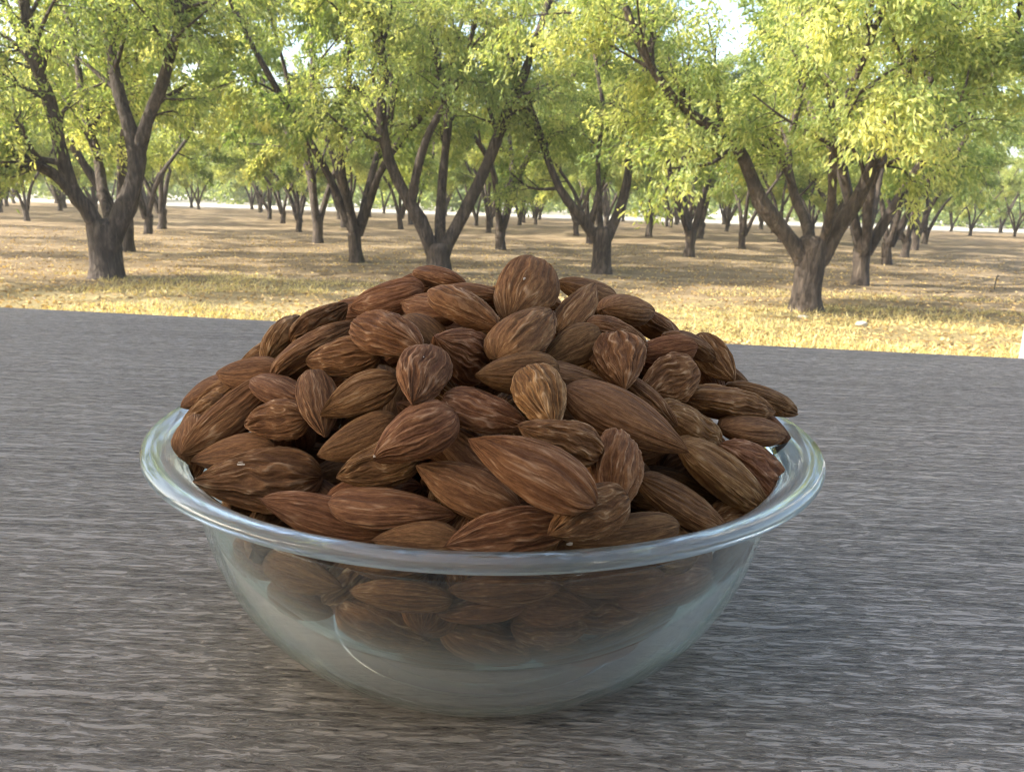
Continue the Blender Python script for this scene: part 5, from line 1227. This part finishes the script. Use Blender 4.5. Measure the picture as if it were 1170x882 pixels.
GEN = [generic_tree(200 + i) for i in range(6)]
TREES = [  # base in the picture -> a spot on the ground; label
    (145, 289, 1.22, 'tree half hidden behind the sawn stub tree, trunk peeking out at its foot'),
    (169, 268, 1.0, 'dark double trunked tree in the row behind the sawn stub tree'),
    (185, 261, 1.22, 'dark leaning tree touching the double trunked one, farther along the row'),
    (31, 252, 0.9, 'small tree with a thin black trunk in the clearing beyond the sawn stub limb'),
    (8, 236, 1.0, 'far tree with a squat dark trunk, outermost in the clearing past the stub limb'),
    (66, 233, 0.9, 'little far tree seen under the sawn stub limb'),
    (308, 251, 0.95, 'farthest of the four receding trees beside the open lane'),
    (323, 256, 0.95, 'third from the front of the four receding trees beside the lane'),
    (341, 265, 0.95, 'second from the front of the four receding trees beside the lane'),
    (363, 278, 1.22, 'first and thickest of the four receding trees beside the open lane'),
    (407, 301, 1.22, 'tree with a short trunk and two pale upswept limbs next to the three limbed tree'),
    (458, 262, 0.95, 'dark straight trunked tree seen through the gap beside the three limbed tree'),
    (544, 258, 0.9, 'small distant tree just past the three limbed tree\'s trunk'),
    (572, 285, 1.22, 'tree with a wide low fork between the three limbed tree and the peak almond'),
    (612, 257, 0.85, 'small thin tree standing alone against the bright far field'),
    (673, 279, 0.95, 'tree close behind the open cup tree, trunk touching its outline'),
    (741, 271, 1.22, 'tree with a pale narrow trunk beside the open cup tree'),
    (762, 259, 0.9, 'thin far tree right behind the pale narrow trunk'),
    (787, 294, 1.22, 'tree with a pale barked trunk and a strong fork under the arching limb'),
    (830, 265, 0.9, 'far dark tree just under the arching limb'),
    (848, 284, 0.95, 'slim tree with a straight grey trunk under the arching limb\'s bend'),
    (891, 278, 0.95, 'tree whose trunk shows beneath the arching limb next to the nearest tree'),
    (982, 326, 1.22, 'first tree behind the nearest tree in its receding row'),
    (1013, 303, 1.0, 'second tree behind the nearest tree in its receding row, with the darkest trunk'),
    (1033, 294, 1.0, 'third tree behind the nearest tree in its receding row'),
    (1045, 286, 1.0, 'fourth tree behind the nearest tree in its receding row'),
    (1056, 279, 1.0, 'last tree of the receding row behind the nearest tree'),
    (1108, 270, 0.9, 'bushy pale tree at the end of the open lane by the white post'),
    (1159, 271, 0.8, 'small round pale tree beyond the lane, straight above the white post'),
    (227, 240, 0.9, 'pale twin trunked tree at the end of the lane by the four receding trees'),
    (297, 243, 0.9, 'bare pale leaning tree at the far end of the four receding trees'),
]
rt_ = random.Random(8)
for i, (px, py, s, lab) in enumerate(TREES):
    gp = on_ground(px, py)
    place_tree('almond_tree', GEN[i % len(GEN)], (gp[0], gp[1], float(ground_h(gp[0], gp[1])) - 0.01), rt_.uniform(0, 6.28), s * rt_.uniform(1.08, 1.22), lab)
# trees just outside the frame whose crowns hang into it and throw the ground shadows
for gx, gy, lab in ((-10.8, 12.2, 'tree with its trunk out of sight past the sawn stub tree, crown hanging in'),
                    (-15.2, 17.6, 'tree outside the frame past the sawn stub tree, second in its row'),
                    (-18.6, 23, 'tree outside the frame past the sawn stub tree, third in its row'),
                    (-23, 29.5, 'tree outside the frame past the sawn stub tree, fourth in its row'),
                    (9.7, 12.8, 'tree with its trunk out of sight past the white post, dark boughs hanging in')):
    place_tree('almond_tree', GEN[2], (gx, gy, 0), 1.0, 1.2, lab)
BACK = []
for row, gy in enumerate((37, 44, 51, 58, 66, 73)):
    for gx in np.arange(-46, 48, 5.6 if gy < 70 else 4.4):
        x_ = gx + rt_.uniform(-0.8, 0.8) + (gy - 44) * 0.12
        if gy < 70 and (abs(x_ / gy - (-0.38)) < 0.05 or abs(x_ / gy - 0.60) < 0.07): continue
        place_tree('almond_tree', GEN[rt_.randrange(6)], (x_, gy + rt_.uniform(-1, 1), -0.01), rt_.uniform(0, 6.28), rt_.uniform(1.1, 1.35),
                   'small far tree among the even back rows of the orchard', 'trees in the even back rows of the orchard')

# woods beyond the field: a mass nobody could count
rw = np.random.default_rng(77)
P = []
for _ in range(240):
    an = rw.uniform(-0.75, 0.75); dd = rw.uniform(96, 135)
    c = np.array([dd * math.tan(an), dd, 0])
    h_ = rw.uniform(3.5, 7.5); w_ = rw.uniform(2.5, 4.5)
    q = rw.normal(size=(260, 3)) * [w_ * 0.5, w_ * 0.5, h_ * 0.25] + [0, 0, h_ * 0.5]
    P.append(c + q[q[:, 2] > 0.1])
P = np.concatenate(P)
D = rw.normal(size=P.shape)
wm = leaves_mesh('woods', P, D, 0.75, 0.5, 0.5 + 0.2 * rw.normal(size=len(P)), rw, M_WOODS)
tag(link('woods', wm), 'pale green far woods along the end of the field', 'woods', kind='stuff')

# ------------------------------------------------------------------ ground cover
rl_ = np.random.default_rng(5)
n = 26000
yy = 8.2 + (rl_.random(n) ** 2.4) * 22
xx = rl_.uniform(-1, 1, n) * (yy * 0.72 + 1)
P = np.stack([xx, yy, ground_h(xx, yy) + 0.012], -1)
D = rl_.normal(size=(n, 3)) * [1, 1, 0.22]
lm = leaves_mesh('fallen_leaves', P, D, 0.07, 0.03, 0.5 + 0.3 * rl_.normal(size=n), rl_, M_LITTER)
tag(link('fallen_leaves', lm), 'dry yellow brown leaf litter scattered over the orchard floor', 'leaf litter', kind='stuff')
n = 42000
yy = 8.0 + (rl_.random(n) ** 1.6) * 6.5
xx = rl_.uniform(-1, 1, n) * (yy * 0.72 + 1)
keep = vnoise(np.stack([xx * 0.8, yy * 1.4, 0 * xx], -1), 9) + 0.35 - np.clip((yy - 10) / 4.5, 0, 1) * 0.75 > 0
xx, yy = xx[keep], yy[keep]; n = len(xx)
P = np.stack([xx, yy, ground_h(xx, yy) - 0.005], -1)
D = rl_.normal(size=(n, 3)) * [0.5, 0.5, 0.2] + [0, 0, 0.6]
gm = leaves_mesh('dry_grass', P, D, 0.10, 0.009, 0.5 + 0.25 * rl_.normal(size=n), rl_, M_GRASS)
tag(link('dry_grass', gm), 'short dry yellow grass in the sun between porch and first trees', 'grass', kind='stuff')

# stones and drip stakes
for k, (px, py, s, lab) in enumerate(((917, 362, 0.055, 'small whitish stone at the foot of the nearest tree'),
                                      (984, 372, 0.075, 'flat pale stone on the grass between the nearest tree and the white post'))):
    bm = bmesh.new(); bmesh.ops.create_icosphere(bm, subdivisions=3, radius=1)
    for v_ in bm.verts:
        f = 1 + 0.28 * float(vnoise(np.array([[*(v_.co * 1.3)]]), 60 + k)[0])
        v_.co = Vector((v_.co.x * 1.3, v_.co.y, v_.co.z * 0.55)) * f * s
    o = bm_obj('stone', bm, M_STONE)
    for p_ in o.data.polygons: p_.use_smooth = True
    gp = on_ground(px, py)
    o.location = (gp[0], gp[1], float(ground_h(gp[0], gp[1])) + s * 0.3); o.rotation_euler[2] = k
    tag(o, lab, 'stone', 'pale stones on the grass')
for px, py, h_, lab in ((1136, 331, 0.28, 'thin dark irrigation stake upright in the lane by the white post'),):
    gp = on_ground(px, py); V_, Q_ = [], []
    tube([(0, 0, -0.02), (0, 0, h_ * 0.5), (0.008, 0, h_)], [0.014, 0.012, 0.012], 8, V_, Q_)
    tube([(0.008, 0, h_), (0.03, 0, h_ + 0.015), (0.06, 0, h_ + 0.005)], [0.02, 0.018, 0.01], 6, V_, Q_)
    Qa = np.array(Q_); tri = Qa[:, 2] == Qa[:, 3]
    o = link('irrigation_stake', mesh_np('irrigation_stake', np.array(V_), Qa[~tri], Qa[tri][:, :3]), M_STAKE)
    o.location = (gp[0], gp[1], float(ground_h(gp[0], gp[1])))
    tag(o, lab, 'stake')

# ------------------------------------------------------------------ dusty air
bm = bmesh.new(); box(bm, -260, 260, -40, 200, -1.0, 12.0)
hm, hnt, hb, hout = mat('dusty_air')
hnt.nodes.remove(hb)
hv = nd(hnt, 'ShaderNodeVolumePrincipled', i_Density=HAZE, i_Anisotropy=0.2)
hv.inputs['Color'].default_value = (0.95, 0.96, 0.97, 1)
hnt.links.new(hv.outputs[0], hout.inputs['Volume'])
tag(bm_obj('haze', bm, hm), 'thin dusty haze in the orchard air', 'haze', kind='stuff')
